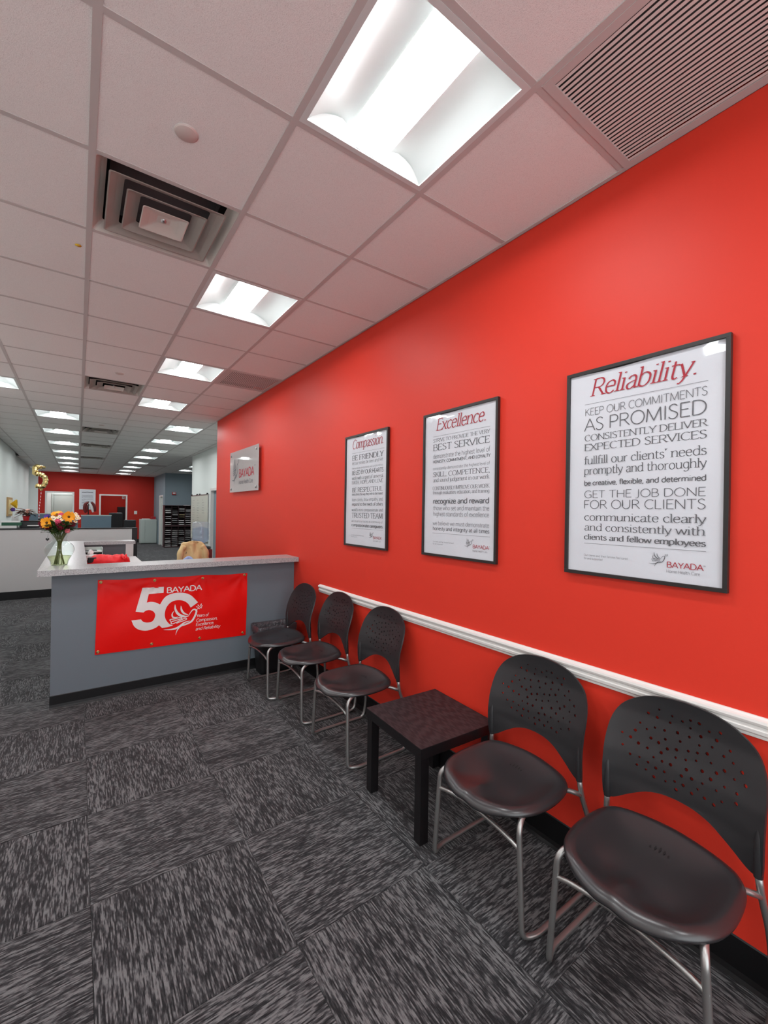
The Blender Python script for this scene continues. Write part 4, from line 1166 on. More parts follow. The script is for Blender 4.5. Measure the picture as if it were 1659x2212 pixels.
link('sign_bird', bm, 'ink_grey', sg)
for y in (3.80, 4.87):
    for z in (1.87, 2.35):
        bm = new_bm(); lathe(bm, [(.011, 0), (.011, .04), (.016, .041), (.016, .049), (.013, .051), (0, .051)], 14)
        bmesh.ops.rotate(bm, verts=bm.verts, matrix=Matrix.Rotation(-PI/2, 3, 'Y'))
        link('standoff', bm, 'chrome', sg, (0, y-oy, z-oz))

# ------------------------------------------------------------------ vase and flowers
VX, VY, VZ = -.150, 2.935, 1.0946
va = thing('glass_vase', 'clear glass vase with round belly standing on the countertop corner', 'vase', (VX, VY, VZ))
prof = [(.052, 0), (.057, .004), (.060, .015), (.066, .04), (.084, .075), (.099, .11), (.101, .135), (.090, .165), (.066, .188), (.050, .203), (.046, .215), (.052, .235), (.066, .262), (.074, .272)]
pr_ = [(v.x, v.y) for v in catmull([(a, b, 0) for a, b in prof], 3)]
bm = new_bm(); lathe(bm, [(0, .0)] + pr_, 40); link('glass_wall', bm, 'glass', va)
bm = new_bm(); tube(bm, [(.0745*math.cos(2*PI*k/32), .0745*math.sin(2*PI*k/32), .272) for k in range(33)], .0016, 6, cap=False); link('rim', bm, 'glass', va)
wp = [(max(r-.004, 0), z) for r, z in pr_ if z < .085 and z > .003]
bm = new_bm(); lathe(bm, [(0, .004)] + wp + [(0, wp[-1][1])], 36); link('water', bm, 'water', va)
def stem(parent, head, base, r=.003):
    """stem from the flower head down through the neck of the vase"""
    h = Vector(head); nk = Vector((h.x*.16, h.y*.16, .205)); b = Vector(base)
    bm = new_bm(); tube(bm, catmull([h, (h+nk)/2+Vector((0, 0, .012)), nk, Vector((nk.x*.3+b.x*.3, nk.y*.3+b.y*.3, .12)), b], 4), r, 6)
    return bm
def flower(name, label, cat, head, build, group=None, face=(-.15, -1, .25), r=.0028):
    a = random.uniform(0, 6.28); base = (.035*math.cos(a), .035*math.sin(a), .008)
    t = thing(name, label, cat, (VX, VY, VZ), group=group)
    link('stem', stem(t, head, base, r), 'stem', t)
    d = Vector(face).normalized(); q = d.to_track_quat('Z', 'Y')
    for n, bm, m in build():
        o = link(n, bm, m, t, head); o.rotation_mode = 'QUATERNION'; o.rotation_quaternion = q
    return t
def petal_ring(bm, n, L, w, tilt, z0=0, curl=.3, jit=.12, r0=.01):
    for k in range(n):
        a = 2*PI*k/n + random.uniform(-jit, jit); l = L*random.uniform(.88, 1.08)
        ca, sa = math.cos(a), math.sin(a); rows = []
        for i, (u, ww) in enumerate(((0, .45), (.35, .95), (.7, .9), (.92, .45), (1, .08))):
            rr = r0+u*l; zz = z0+math.sin(tilt)*u*l-curl*l*u*u
            rows.append([bm.verts.new((ca*rr-sa*s*w*ww/2, sa*rr+ca*s*w*ww/2, zz-abs(s)*0+(.12*w if s == 0 else 0)*-1)) for s in (-1, 0, 1)])
        for A, B in zip(rows, rows[1:]):
            for i in (0, 1):
                f = bm.faces.new((A[i], A[i+1], B[i+1], B[i])); f.smooth = True
def sunflower():
    p = new_bm(); petal_ring(p, 17, .040, .018, .22, curl=.1, r0=.008); petal_ring(p, 15, .034, .017, .5, .002, curl=.15, r0=.007)
    d = new_bm(); lathe(d, [(0, .009), (.005, .008), (.009, .005), (.0105, 0), (.009, -.006)], 16)
    return [('petals', p, 'sun_petal'), ('disc', d, 'sun_disc')]
def mum(material, R=.024, layers=5):
    def f():
        p = new_bm()
        for l in range(layers): petal_ring(p, 12-l, R*(1-.14*l), .009, .1+.28*l, .002*l, curl=-.1, r0=.002)
        return [('petals', p, material)]
    return f
def daisy():
    p = new_bm(); petal_ring(p, 12, .012, .006, .2, r0=.003, curl=.1)
    d = new_bm(); lathe(d, [(0, .003), (.003, .002), (.0042, 0)], 8)
    return [('petals', p, 'cream'), ('disc', d, 'yellow')]
# heads: offsets from the vase base, in the plane facing the room and around it
flower('sunflower', 'large orange-yellow sunflower facing front, upper right of the bouquet', 'flower', (.060, -.050, .400), sunflower, face=(.05, -1, .12), r=.004).scale = (1, 1, 1)
flower('sunflower', 'orange-yellow sunflower tilted at the lower left of the bouquet', 'flower', (-.083, -.045, .352), sunflower, face=(-.35, -1, .05), r=.004)
flower('sunflower', 'yellow flower half hidden at the top of the bouquet', 'flower', (-.022, .055, .418), sunflower, face=(-.2, -.4, .9))
for x, y, z, lb in ((-.01, -.05, .335, 'crimson carnation in the very middle of the bouquet'), (-.045, -.03, .325, 'crimson carnation just right of the lower left sunflower'), (.022, -.045, .340, 'crimson carnation under the large right sunflower'),
                    (.005, -.06, .312, 'lowest crimson carnation, above the middle of the vase rim'), (.055, -.01, .318, 'crimson carnation above the pink rose bud'), (-.118, .01, .345, 'crimson carnation at the far left edge of the bouquet'),
                    (-.075, -.03, .312, 'crimson carnation at the lower left, under the tilted sunflower'), (-.105, -.02, .325, 'crimson carnation just left of the tilted sunflower'), (.035, .0, .30, 'crimson carnation deep in the bouquet behind the rose bud'),
                    (.085, -.02, .335, 'crimson carnation at the right, below the white daisies')):
    flower('carnation', lb, 'flower', (x, y, z), mum('crimson'), 'crimson carnations in the vase', face=(x*2, -1, .3))
for x, y, z, lb in ((.008, .0, .412, 'bright pink carnation at the top centre of the bouquet'), (-.012, -.055, .362, 'pink carnation left of the bouquet centre')):
    flower('pink_carnation', lb, 'flower', (x, y, z), mum('pink', .022), 'pink carnations in the vase', face=(x, -.8, .5))
flower('purple_flower', 'purple pointed flower at the upper left of the bouquet', 'flower', (-.085, .03, .395), mum('purple', .026, 3), face=(-.5, -.6, .6))
flower('rose_bud', 'pink rose bud hanging low at the right of the bouquet', 'flower', (.052, -.06, .285), mum('rose', .019, 5), face=(.2, -1, -.1))
for x, y, z, lb in ((.105, .0, .425, 'topmost white daisy right of the large sunflower'), (.118, -.01, .405, 'white daisy at the upper right edge of the bouquet'), (.094, -.02, .408, 'white daisy touching the right side of the large sunflower'),
        (.112, -.015, .385, 'white daisy in the middle of the right daisy cluster'), (.128, .0, .388, 'outermost white daisy on the right of the bouquet'), (-.045, -.03, .397, 'topmost white daisy left of the pink carnation'),
        (-.02, -.04, .388, 'white daisy just above the lower pink carnation'), (-.062, -.02, .38, 'leftmost white daisy, above the lower left sunflower'), (.012, -.05, .375, 'white daisy left of the large sunflower'),
        (-.038, -.045, .370, 'lowest white daisy in the left half of the bouquet'), (.105, -.02, .36, 'lowest white daisy on the right of the bouquet'), (-.002, -.03, .402, 'white daisy below the bright pink carnation'), (.03, -.055, .357, 'white daisy under the large sunflower, above crimson petals')):
    flower('daisy', lb, 'flower', (x, y, z), daisy, 'small white daisies in the vase', face=(x*2, -1, .5), r=.0015)
def leaf_bm(L, w, droop=.3):
    bm = new_bm(); rows = []
    for u, ww in ((0, .1), (.25, .8), (.5, 1), (.75, .7), (1, .02)):
        rows.append([bm.verts.new((u*L, s*w*ww/2, (.0 if s else -.12*w)+u*(1-u)*.1*L-droop*L*u*u)) for s in (-1, 0, 1)])
    for A, B in zip(rows, rows[1:]):
        for i in (0, 1):
            f = bm.faces.new((A[i], A[i+1], B[i+1], B[i])); f.smooth = True
    return bm
fol = thing('bouquet_foliage', 'green leaves filling the bouquet above the vase rim', 'foliage', (VX, VY, VZ))
l0 = None
for k in range(120):
    a = random.uniform(0, 2*PI); z = random.uniform(.262, .345); r = random.uniform(.01, .03)+(z-.262)*.7
    if l0 is None: l0 = link('leaf', leaf_bm(.062, .026), 'green_leaf', fol); o = l0
    else: o = l0.copy(); COL.objects.link(o)
    o.location = (r*math.cos(a), r*math.sin(a), z); o.rotation_euler = (random.uniform(-.5, .5), random.uniform(-1.0, -.1), a)
    s = random.uniform(.7, 1.25); o.scale = (s, s, s)
for k, (a, z) in enumerate(((PI*.95, .27), (PI*1.1, .285), (0.05, .30), (-.2, .37), (.2, .375))):
    o = l0.copy(); COL.objects.link(o); o.location = (.05*math.cos(a), .05*math.sin(a), z); o.rotation_euler = (0, -.25, a); o.scale = (1.2, 1.0, 1)
ch = thing('heart_charm', 'small dark heart charm hanging from the vase rim', 'charm', (VX-.078, VY-.03, VZ+.215))
bm = new_bm(); tube(bm, [(0, 0, .012), (.004, .002, .05), (.012, .01, .058)], .0007, 5); link('thread', bm, 'black', ch)
hp = [(0, -.012), (.012, .0), (.012, .008), (.006, .012), (0, .007), (-.006, .012), (-.012, .008), (-.012, 0)]
bm = new_bm(); A = [bm.verts.new((x, -.002, z)) for x, z in hp]; B = [bm.verts.new((x, .002, z)) for x, z in hp]
bm.faces.new(A); bm.faces.new(B[::-1])
for k in range(8): bm.faces.new((A[k], B[k], B[(k+1) % 8], A[(k+1) % 8]))
link('heart', bm, 'black', ch)
# ------------------------------------------------------------------ inside the reception
# red tote bag lying on the work surface
bag = thing('tote_bag', 'crumpled bright red bag lying on the reception work surface', 'bag', (.27, 4.45, .875))
bm = new_bm(); NU, NV = 22, 12; loops = []
rnd = random.Random(5)
for i in range(NU+1):
    u = i/NU; x = -.225+.45*u
    hgt = .155*(math.sin(PI*min(1, max(0, u*1.0)))**.35)*(1+.12*math.sin(9*u)) + .01
    wd = .10*(math.sin(PI*u)**.4)+.01
    loops.append([bm.verts.new((x+rnd.uniform(-.006, .006), wd*math.cos(2*PI*k/NV)+rnd.uniform(-.006, .006), max(.002, hgt/2+hgt/2*math.sin(2*PI*k/NV)+rnd.uniform(-.008, .008)))) for k in range(NV)])
loft(bm, loops, True, True, True)
link('bag_body', bm, 'red_cloth', bag)
bm = new_bm(); tube(bm, catmull([(.12, -.07, .15), (.13, -.10, .12), (.16, -.105, .10), (.17, -.07, .15)], 4), .01, 6); link('strap', bm, 'red_cloth', bag)
bm = new_bm(); box(bm, -.205, -.12, -.08, -.02, .07, .13, .01); link('dark_lining', bm, 'black', bag)
# acrylic paper tray and papers
tr = thing('paper_tray', 'white paper tray with clutter behind the red bag', 'paper tray', (.12, 5.3, .875))
bm = new_bm(); box(bm, -.1, .12, -.13, .13, .0, .012); box(bm, -.1, .12, .12, .13, .012, .17); box(bm, .112, .12, -.13, .12, .012, .17); box(bm, -.1, .12, -.13, .13, .12, .13)
link('tray_shell', bm, 'cabinet', tr)
for n, (x0, x1, y0, y1, z0, z1, m, lb) in enumerate(((-.05, .10, -.1, .1, .0125, .08, 'sheet_white', 'stack of white paper in the lower level of the tray'), (-.08, .06, -.09, .1, .1005, .135, 'black_plastic', 'dark box on top of the paper tray'))):
    b_ = box(new_bm(), x0, x1, y0, y1, z0, z1, .003); o = link(('paper_stack', 'storage_box')[n], b_, m, None, (.12, 5.3, .875)); tag(o, lb, ('papers', 'box')[n])
t = thing('tissue_box', 'white tissue box with tissues sticking up beside the paper tray', 'tissue box', (.10, 4.82, .875))
link('box', box(new_bm(), -.06, .06, -.06, .06, 0, .12, .003), 'sheet_white', t)
bm = new_bm(); lathe(bm, [(.02, .12), (.03, .14), (.022, .165), (.004, .185), (0, .18)], 7, smooth=False)
for v in bm.verts: v.co.x += rnd.uniform(-.008, .008); v.co.y += rnd.uniform(-.008, .008)
link('tissue', bm, 'sheet_white', t)
tag(link('note_pad', box(new_bm(), -.08, .08, -.06, .06, 0, .012, .001), 'black_plastic', None, (.30, 4.95, .875)), 'black tablet-like pad on the work surface behind the red bag', 'pad')
# office chair with a tan jacket
oc = thing('office_chair', 'office chair behind the counter, hidden under the tan jacket', 'office chair', (1.29, 4.75, 0))
bm = new_bm(); box(bm, -.24, .24, -.22, .24, .44, .52, .03); link('seat', bm, 'black_plastic', oc)
bm = new_bm(); box(bm, -.15, .15, .19, .24, .58, 1.06, .025); link('backrest', bm, 'black_plastic', oc)
bm = new_bm(); tube(bm, [(0, 0, .07), (0, 0, .44)], .025, 10); link('gas_column', bm, 'chrome', oc)
bm = new_bm(); tube(bm, [(0, .1, .46), (0, .26, .5), (0, .26, .7)], .02, 8); link('back_stem', bm, 'black_plastic', oc)
for k in range(5):
    a = 2*PI*k/5+.3; bm = new_bm(); tube(bm, [(0, 0, .09), (.28*math.cos(a), .28*math.sin(a), .06)], .02, 8)
    lg = link('leg', bm, 'black_plastic', oc)
    bm = new_bm(); lathe(bm, [(0, 0), (.02, .004), (.024, .025), (.02, .045), (0, .05)], 10, c=(.28*math.cos(a), .28*math.sin(a), .0)); link('caster', bm, 'black_plastic', lg)
jk = thing('jacket', 'tan jacket draped over the back of the office chair', 'jacket', (1.29, 4.97, .60))
bm = new_bm(); NU, NV = 28, 16; g = []
rnd = random.Random(3)
for i in range(NU+1):
    u = i/NU; row = []
    a = PI*(-.15+1.3*u)                                    # wraps over and around the backrest
    for k in range(NV+1):
        v = k/NV                                            # 0 bottom, 1 shoulder line
        half = .150+.045*(1-v)**1.2
        x = -half*math.cos(a)
        y = -.055*math.sin(a)*(1+.5*(1-v)) - .03*(1-v)
        z = v*.46 + .055*v*math.sin(PI*u)**.5 - .02*abs(math.cos(PI*u))*v
        fold = .016*math.sin(21*u+5*v)*(1-.3*v) + .016*math.sin(9*u-7*v) + .008*math.sin(40*u-6*v)
        row.append(bm.verts.new((x, y-fold, z+.008*math.sin(13*u+5*v))))
    # over the top to the back
    for q in (.35, .7, 1.0):
        p = row[NV].co; row.append(bm.verts.new((p.x*(1-.1*q), p.y+.11*q, p.z+.016*math.sin(PI*q)-.05*q*q)))
    g.append(row)
for i in range(NU):
    for k in range(len(g[0])-1):
        f = bm.faces.new((g[i][k], g[i+1][k], g[i+1][k+1], g[i][k+1])); f.smooth = True
link('body', bm, 'tan', jk)
for s in (-1, 1):
    bm = new_bm(); P = catmull([(s*.115, -.03, .455), (s*.160, -.05, .38), (s*.175, -.05, .2), (s*.175, -.06, .02)], 4)
    tube(bm, P, .05, 10, radii=[.036+.012*(k/(len(P)-1))+.006*math.sin(k*1.7) for k in range(len(P))]); link('sleeve', bm, 'tan', jk)
bm = new_bm(); P = catmull([(-.08, .02, .495), (-.04, -.035, .515), (.01, -.045, .52), (.06, -.03, .51), (.085, .02, .495)], 4); tube(bm, P, .009, 8); link('collar', bm, 'tan', jk)
bc = thing('blue_garment', 'pale blue garment bundled on the chair in front of the tan jacket', 'garment', (1.18, 4.70, .53))
bm = new_bm(); loops = []
for i in range(17):
    u = i/16; top_ = .415*math.sin(PI*(.08+.84*u))**.35; loops.append([])
    for k in range(12):
        a = 2*PI*k/12; loops[-1].append(bm.verts.new((-.11+.22*u, (.05+.015*math.sin(11*u+k))*math.cos(a)+.012*math.sin(14*u), top_/2*(1+math.sin(a))*(1+.02*math.sin(5*u+k)))))
loft(bm, loops, True, True, True); link('bundle', bm, 'blue_cloth', bc)
# water cooler with bottle
wc = thing('water_cooler', 'dark red and black water cooler behind the reception', 'water cooler', (1.70, 6.35, 0))
link('cabinet', box(new_bm(), -.16, .16, -.16, .16, 0, .885, .01), 'maroon', wc)
bm = new_bm(); lathe(bm, [(.165, .885), (.172, .90), (.165, .925), (.10, .94), (.055, .94)], 28); link('top_collar', bm, 'black_plastic', wc)
bm = new_bm(); box(bm, -.1, -.04, -.175, -.16, .72, .78, .004); link('tap', bm, 'black_plastic', wc)
wbt = thing('water_bottle', 'large clear blue water bottle upside down on the cooler', 'water bottle', (1.70, 6.35, .942))
bp_ = [(.0, .0), (.028, .0), (.03, .03), (.075, .055), (.12, .075), (.135, .10), (.137, .16), (.131, .175), (.137, .19), (.137, .26), (.131, .275), (.137, .29), (.137, .37), (.130, .40), (.10, .415), (0, .412)]
bm = new_bm(); lathe(bm, bp_, 36); link('bottle_wall', bm, 'bottle', wbt)
bm = new_bm(); lathe(bm, [(max(0, r-.006), min(z+.004, .33)) for r, z in bp_ if z < .34] + [(0, .334)], 32); link('bottle_water', bm, mat_bw := pane_material('bottle_water', (232, 240, 250), .0, 1.25), wbt)
bm = new_bm(); tube(bm, catmull([(-.02, -.135, .20), (-.02, -.165, .22), (-.02, -.165, .30), (-.02, -.135, .32)], 4), .009, 8); link('bottle_handle', bm, 'bottle', wbt)

# ------------------------------------------------------------------ low partition and what stands behind it
pt = thing('partition_wall', 'low pale grey partition with black cap across the office', 'partition', (0, 7.96, 0))
link('panel', box(new_bm(), LEFT_X, .815, 0, .09, .138, 1.178), 'partition', pt)
link('kick_base', box(new_bm(), LEFT_X, .815, -.003, .093, 0, .138), 'base_black', pt)
link('cap_rail', box(new_bm(), LEFT_X, .905, -.008, .098, 1.178, 1.198, .002), 'base_black', pt)
link('end_post', box(new_bm(), .815, .905, -.004, .094, 0, 1.178, .002), 'black_plastic', pt)
ct = thing('storage_counter', 'dark counter behind the low partition at the left', 'counter', (-.95, 8.75, 0))
link('counter_body', box(new_bm(), -.42, .62, -.6, .75, 0, 1.16), 'desk_dark', ct); link('counter_top', box(new_bm(), -.43, .63, -.61, .76, 1.16, 1.19, .003), 'black_plastic', ct)
tag(link('document_box', box(new_bm(), -.12, .13, -.1, .1, 0, .045, .002), 'sheet_white', None, (-1.03, 8.42, 1.19)), 'flat stack of white papers under the green binder', 'papers')
gb = thing('binder', 'dark green binder lying on white papers behind the partition', 'binder', (-.97, 8.42, 1.235))
link('cover', box(new_bm(), -.13, .13, -.1, .1, 0, .055, .006), 'green_binder', gb); link('pages', box(new_bm(), -.131, .125, -.09, .098, .008, .047), 'sheet_white', gb)
tag(link('paper_stack', box(new_bm(), -.13, .12, -.1, .1, 0, .02, .002), 'sheet_white', None, (-.985, 8.42, 1.29)), 'loose white papers on top of the green binder', 'papers')
pn = thing('printer', 'black printer behind the partition under the red-potted plant', 'printer', (-.72, 8.75, 1.19))
link('printer_body', box(new_bm(), -.16, .12, -.2, .15, 0, .10, .008), 'black_plastic', pn); link('paper_tray', box(new_bm(), -.05, .11, -.26, -.2, .03, .045, .002), 'sheet_white', pn)
link('scanner_lid', box(new_bm(), -.16, .12, -.19, .15, .103, .122, .004), 'black', pn)
sp = thing('desk_scanner', 'wide black office machine right of the red-potted plant', 'office machine', (-.50, 9.15, 1.19))
link('machine_body', box(new_bm(), -.14, .16, -.12, .12, 0, .125, .006), 'black_plastic', sp); link('machine_lid', box(new_bm(), -.15, .17, -.13, .13, .13, .155, .004), 'black', sp)
link('control_strip', box(new_bm(), -.12, .0, -.128, -.12, .08, .11), 'cabinet', sp)
# poinsettia
po = thing('potted_poinsettia', 'poinsettia with pale pink and brown leaves in a red foil pot', 'plant', (-.80, 8.68, 1.312))
bm = new_bm(); lathe(bm, [(0, 0), (.04, 0), (.052, .075), (.066, .09), (.056, .088), (.045, .07), (0, .068)], 14, smooth=False)
for v in bm.verts: v.co.x += random.uniform(-.004, .004); v.co.y += random.uniform(-.004, .004)
link('foil_pot', bm, 'red_foil', po)
bm = new_bm(); tube(bm, [(0, 0, .06), (.01, 0, .14)], .008, 6); link('stem', bm, 'dark_leaf', po)
ld = lp = None
for k in range(40):
    a = random.uniform(0, 2*PI); z = random.uniform(.11, .19); pale = random.random() < .4
    if pale:
        if lp is None: lp = link('bract', leaf_bm(.13, .06, .2), 'pale_leaf', po); o = lp
        else: o = lp.copy(); COL.objects.link(o)
        z += .02
    else:
        if ld is None: ld = link('leaf', leaf_bm(.14, .06, .35), 'dark_leaf', po); o = ld
        else: o = ld.copy(); COL.objects.link(o)
    o.location = (.02*math.cos(a), .02*math.sin(a), z); o.rotation_euler = (0, random.uniform(-.5, .15), a); s = random.uniform(.75, 1.1); o.scale = (s, s, s)
# clear cup holder left of the plant
t = thing('sheet_holder', 'small white framed stand left of the poinsettia', 'stand', (-.98, 8.95, 1.19))
bm = new_bm(); box(bm, -.05, .05, -.003, .003, .02, .20); link('card', bm, 'sheet_white', t); bm = new_bm(); box(bm, -.055, .055, -.03, .03, 0, .02, .003); link('foot', bm, 'white_plastic', t)
# gold balloon in the shape of a five
bl = thing('number_balloon', 'shiny gold foil balloon shaped as a five, floating on a striped string', 'balloon', (-.655, 9.5, 1.89))
C5 = [(.085, .475), (-.075, .485), (-.085, .33), (-.01, .335), (.07, .28), (.085, .18), (.03, .085), (-.075, .11)]
P = catmull([(x, 0, z) for x, z in C5[:2]], 5)[:-1] + catmull([(x, 0, z) for x, z in C5[1:3]], 4)[:-1] + catmull([(x, 0, z) for x, z in C5[2:]], 6)
bm = new_bm(); P = rounded([(x, 0, z) for x, z in C5[:3]], .02, 3)[:-1] + catmull([(x, 0, z) for x, z in C5[2:]], 6)
n = len(P); tube(bm, P, .04, 14, radii=[(.020 if k in (0, n-1) else .045+.005*math.sin(k*1.9)) for k in range(n)])
link('foil_body', bm, 'gold', bl)
bm = new_bm(); lathe(bm, [(0, 0), (.012, .0), (.02, .015), (.035, .06), (.0, .07)], 8, smooth=False); link('foil_tail', bm, 'gold', bl, (.02, 0, .0))
bm = new_bm(); S = catmull([(.02, 0, 0), (.01, 0, -.15), (-.005, -.02, -.35), (-.009, -.05, -.668)], 8); tube(bm, S, .006, 6)
stp = bpy.data.materials.new('striped_ribbon'); stp.use_nodes = True; nt = stp.node_tree
tc = nt.nodes.new('ShaderNodeTexCoord'); wv = nt.nodes.new('ShaderNodeTexWave'); wv.bands_direction = 'DIAGONAL'; wv.inputs['Scale'].default_value = 9
cr_ = nt.nodes.new('ShaderNodeValToRGB'); cr_.color_ramp.elements[0].position = .45; cr_.color_ramp.elements[0].color = lin((206, 40, 50)); cr_.color_ramp.elements[1].position = .55; cr_.color_ramp.elements[1].color = lin((240, 225, 225))
nt.links.new(tc.outputs['Object'], wv.inputs['Vector']); nt.links.new(wv.outputs['Fac'], cr_.inputs['Fac']); nt.links.new(cr_.outputs['Color'], nt.nodes['Principled BSDF'].inputs['Base Color'])
link('ribbon', bm, stp, bl)
tag(link('balloon_weight', box(new_bm(), -.03, .03, -.03, .03, 0, .03, .004), 'alarm_red', None, (-.664, 9.45, 1.19)), 'small red weight holding the balloon string on the counter', 'weight')
# wall decoration
wa = thing('wall_art', 'golden wooden panel with a yellow paper flower on the left wall', 'wall art', (LEFT_X+.001, 12.45, 1.33))
link('panel', box(new_bm(), 0, .03, -.42, .45, 0, .46, .004), 'wood_gold', wa); link('picture', box(new_bm(), .03, .034, -.30, .33, .05, .40), 'sheet_manila', wa)
bm = new_bm(); lathe(bm, [(.0, 0), (.02, .02), (.10, .10), (.11, .13)], 10, smooth=False); bmesh.ops.rotate(bm, verts=bm.verts, matrix=Matrix.Rotation(PI/2, 3, 'Y')); link('paper_flower', bm, 'yellow', wa, (.034, -.1, .30))
bm = new_bm(); lathe(bm, [(0, 0), (.05, .03), (.04, .09), (0, .1)], 8, smooth=False); bmesh.ops.rotate(bm, verts=bm.verts, matrix=Matrix.Rotation(PI/2, 3, 'Y')); link('purple_bow', bm, 'purple', wa, (.034, -.1, .16))

# ------------------------------------------------------------------ far office
cb = thing('cubicle_wall', 'blue-grey cubicle panel behind the partition', 'cubicle', (.42, 14.0, 0))
link('panel', box(new_bm(), -.37, .38, 0, .06, 0, 1.32), 'panel_blue', cb); link('cap', box(new_bm(), -.38, .39, -.005, .065, 1.32, 1.345), 'cabinet', cb)
cb2 = thing('cubicle_wall', 'long low grey cubicle panel left of the blue-grey one', 'cubicle', (-.45, 14.2, 0))
link('panel', box(new_bm(), -.75, .42, 0, .06, 0, 1.36), 'panel_blue', cb2); link('cap', box(new_bm(), -.76, .43, -.005, .065, 1.36, 1.38), 'cabinet', cb2)
fs_ = thing('flag_stand', 'small black stand holding maroon and white cloths on the cubicle', 'stand', (.22, 14.03, 1.345))
bm = new_bm(); tube(bm, [(0, 0, 0), (0, 0, .40)], .012, 8); box(bm, -.05, .05, -.03, .03, 0, .015); link('pole', bm, 'black_plastic', fs_)
for n, (P, m, w) in enumerate(((((0, 0, .38), (-.07, .0, .32), (-.09, 0, .18), (-.06, 0, .06)), 'maroon', .045), (((.0, 0, .36), (.05, 0, .30), (.09, 0, .18), (.12, 0, .08)), 'sheet_white', .035), (((.07, 0, .38), (.12, 0, .33), (.16, 0, .22), (.17, 0, .1)), 'maroon', .04), (((-.02, 0, .3), (-.04, 0, .2), (-.02, 0, .1)), 'maroon', .035))):
    bm = new_bm(); Q = catmull(P, 4); tube(bm, Q, w, 8, radii=[w*(.5+.5*math.sin(PI*(k+1)/(len(Q)+1))) for k in range(len(Q))]); link('cloth', bm, m, fs_)
def swivel(x, y, rz, lb, zb=1.12):
    t = thing('swivel_chair', lb, 'office chair', (x, y, 0), rz, 'black swivel chairs in the far office')
    bm = new_bm(); box(bm, -.24, .24, -.24, .22, .44, .53, .04); link('seat', bm, 'black_plastic', t)
    bm = new_bm(); box(bm, -.21, .21, .18, .25, .60, zb, .035); link('backrest', bm, 'black_plastic', t)
    bm = new_bm(); tube(bm, [(0, 0, .08), (0, 0, .44)], .028, 8); link('gas_column', bm, 'black_plastic', t)
    for s in (-1, 1):
        bm = new_bm(); tube(bm, rounded([(s*.24, .08, .50), (s*.27, .08, .70), (s*.27, -.14, .70)], .03, 3), .018, 6); link('armrest', bm, 'black_plastic', t)
    for k in range(5):
        a = 2*PI*k/5; bm = new_bm(); tube(bm, [(0, 0, .09), (.3*math.cos(a), .3*math.sin(a), .04)], .02, 6); link('leg', bm, 'black_plastic', t)
swivel(1.08, 15.4, .3, 'tall black swivel chair right of the blue-grey cubicle', 1.40)
swivel(1.52, 17.2, -.3, 'black swivel chair in front of the right far doorway', 1.12)
t = thing('desk_chair_low', 'rounded black chair back just above the partition', 'office chair', (.25, 9.1, 0), 0)
bm = new_bm(); loops = []
for k in range(13):
    a = PI*k/12; loops.append([bm.verts.new((-.20*math.cos(a)*q, y, .75+.39*math.sin(a)*q)) for q, y in ((1, 0), (1, .05), (.2, .05), (.2, 0))])
loft(bm, loops, False, True, True); link('backrest', bm, 'black_plastic', t)
link('seat', box(new_bm(), -.24, .24, .05, .5, .44, .52, .03), 'black_plastic', t)
bm = new_bm(); tube(bm, [(0, .27, .05), (0, .27, .44)], .03, 8); tube(bm, [(0, .1, .46), (0, .03, .8)], .02, 8); link('column', bm, 'black_plastic', t)
for k in range(5):
    a = 2*PI*k/5; bm = new_bm(); tube(bm, [(0, .27, .07), (.28*math.cos(a), .27+.28*math.sin(a), .03)], .02, 6); link('leg', bm, 'black_plastic', t)
# cabinet in front of the far wall
cn = thing('file_cabinet', 'pale grey metal file cabinet against the far red wall', 'cabinet', (2.52, 19.85, 0))
link('body', box(new_bm(), -.33, .31, 0, .5, .03, 1.08, .005), 'cabinet', cn); link('door', box(new_bm(), -.15, .30, -.015, 0, .06, 1.05, .003), 'cabinet', cn)
link('drawer_front', box(new_bm(), -.32, -.16, -.015, 0, .06, 1.05, .003), 'cabinet', cn); link('plinth', box(new_bm(), -.31, .29, .02, .48, 0, .03), 'base_black', cn)
tag(link('red_box', box(new_bm(), -.09, .09, -.08, .08, 0, .12, .005), 'alarm_red', None, (2.71, 20.05, 1.08)), 'small red box on the right corner of the file cabinet', 'box')
tag(link('paper_stack', box(new_bm(), -.15, .14, -.1, .1, 0, .03, .002), 'sheet_white', None, (2.42, 20.05, 1.08)), 'white papers lying on the file cabinet', 'papers')
# mail sorter
ms = thing('mail_sorter', 'dark wooden mail sorter full of papers against the grey wall', 'mail sorter', (3.42, 17.5, 0))
HX = .62; NC = 5; NRW = 19; Z0, Z1 = .05, 1.68
bm = new_bm(); box(bm, -HX-.02, -HX, 0, .38, 0, Z1); link('side_panel', bm, 'mail_wood', ms)
bm = new_bm(); box(bm, HX, HX+.02, 0, .38, 0, Z1); link('side_panel', bm, 'mail_wood', ms)
link('back_panel', box(new_bm(), -HX, HX, .37, .38, 0, Z1), 'black', ms); link('top_panel', box(new_bm(), -HX-.03, HX+.03, -.01, .38, Z1, Z1+.025), 'mail_wood', ms)
link('plinth', box(new_bm(), -HX, HX, .0, .37, 0, .05), 'mail_wood', ms)
zs = [Z0+(Z1-.14-Z0)*k/NRW + (.08 if k > 9 else 0) for k in range(NRW+1)]
for c in range(1, NC):
    x = -HX+2*HX*c/NC; link('divider', box(new_bm(), x-.007, x+.007, .005, .37, .05, Z1), 'mail_wood', ms)
link('middle_rail', box(new_bm(), -HX, HX, .0, .37, zs[9]+.085, zs[10]-.004), 'mail_wood', ms)
s0 = None
for k, z in enumerate(zs):
    if s0 is None: s0 = link('shelf', box(new_bm(), -HX, HX, .01, .37, -.004, .004), 'mail_wood', ms); o = s0
    else: o = s0.copy(); COL.objects.link(o)
    o.location = (0, 0, z)
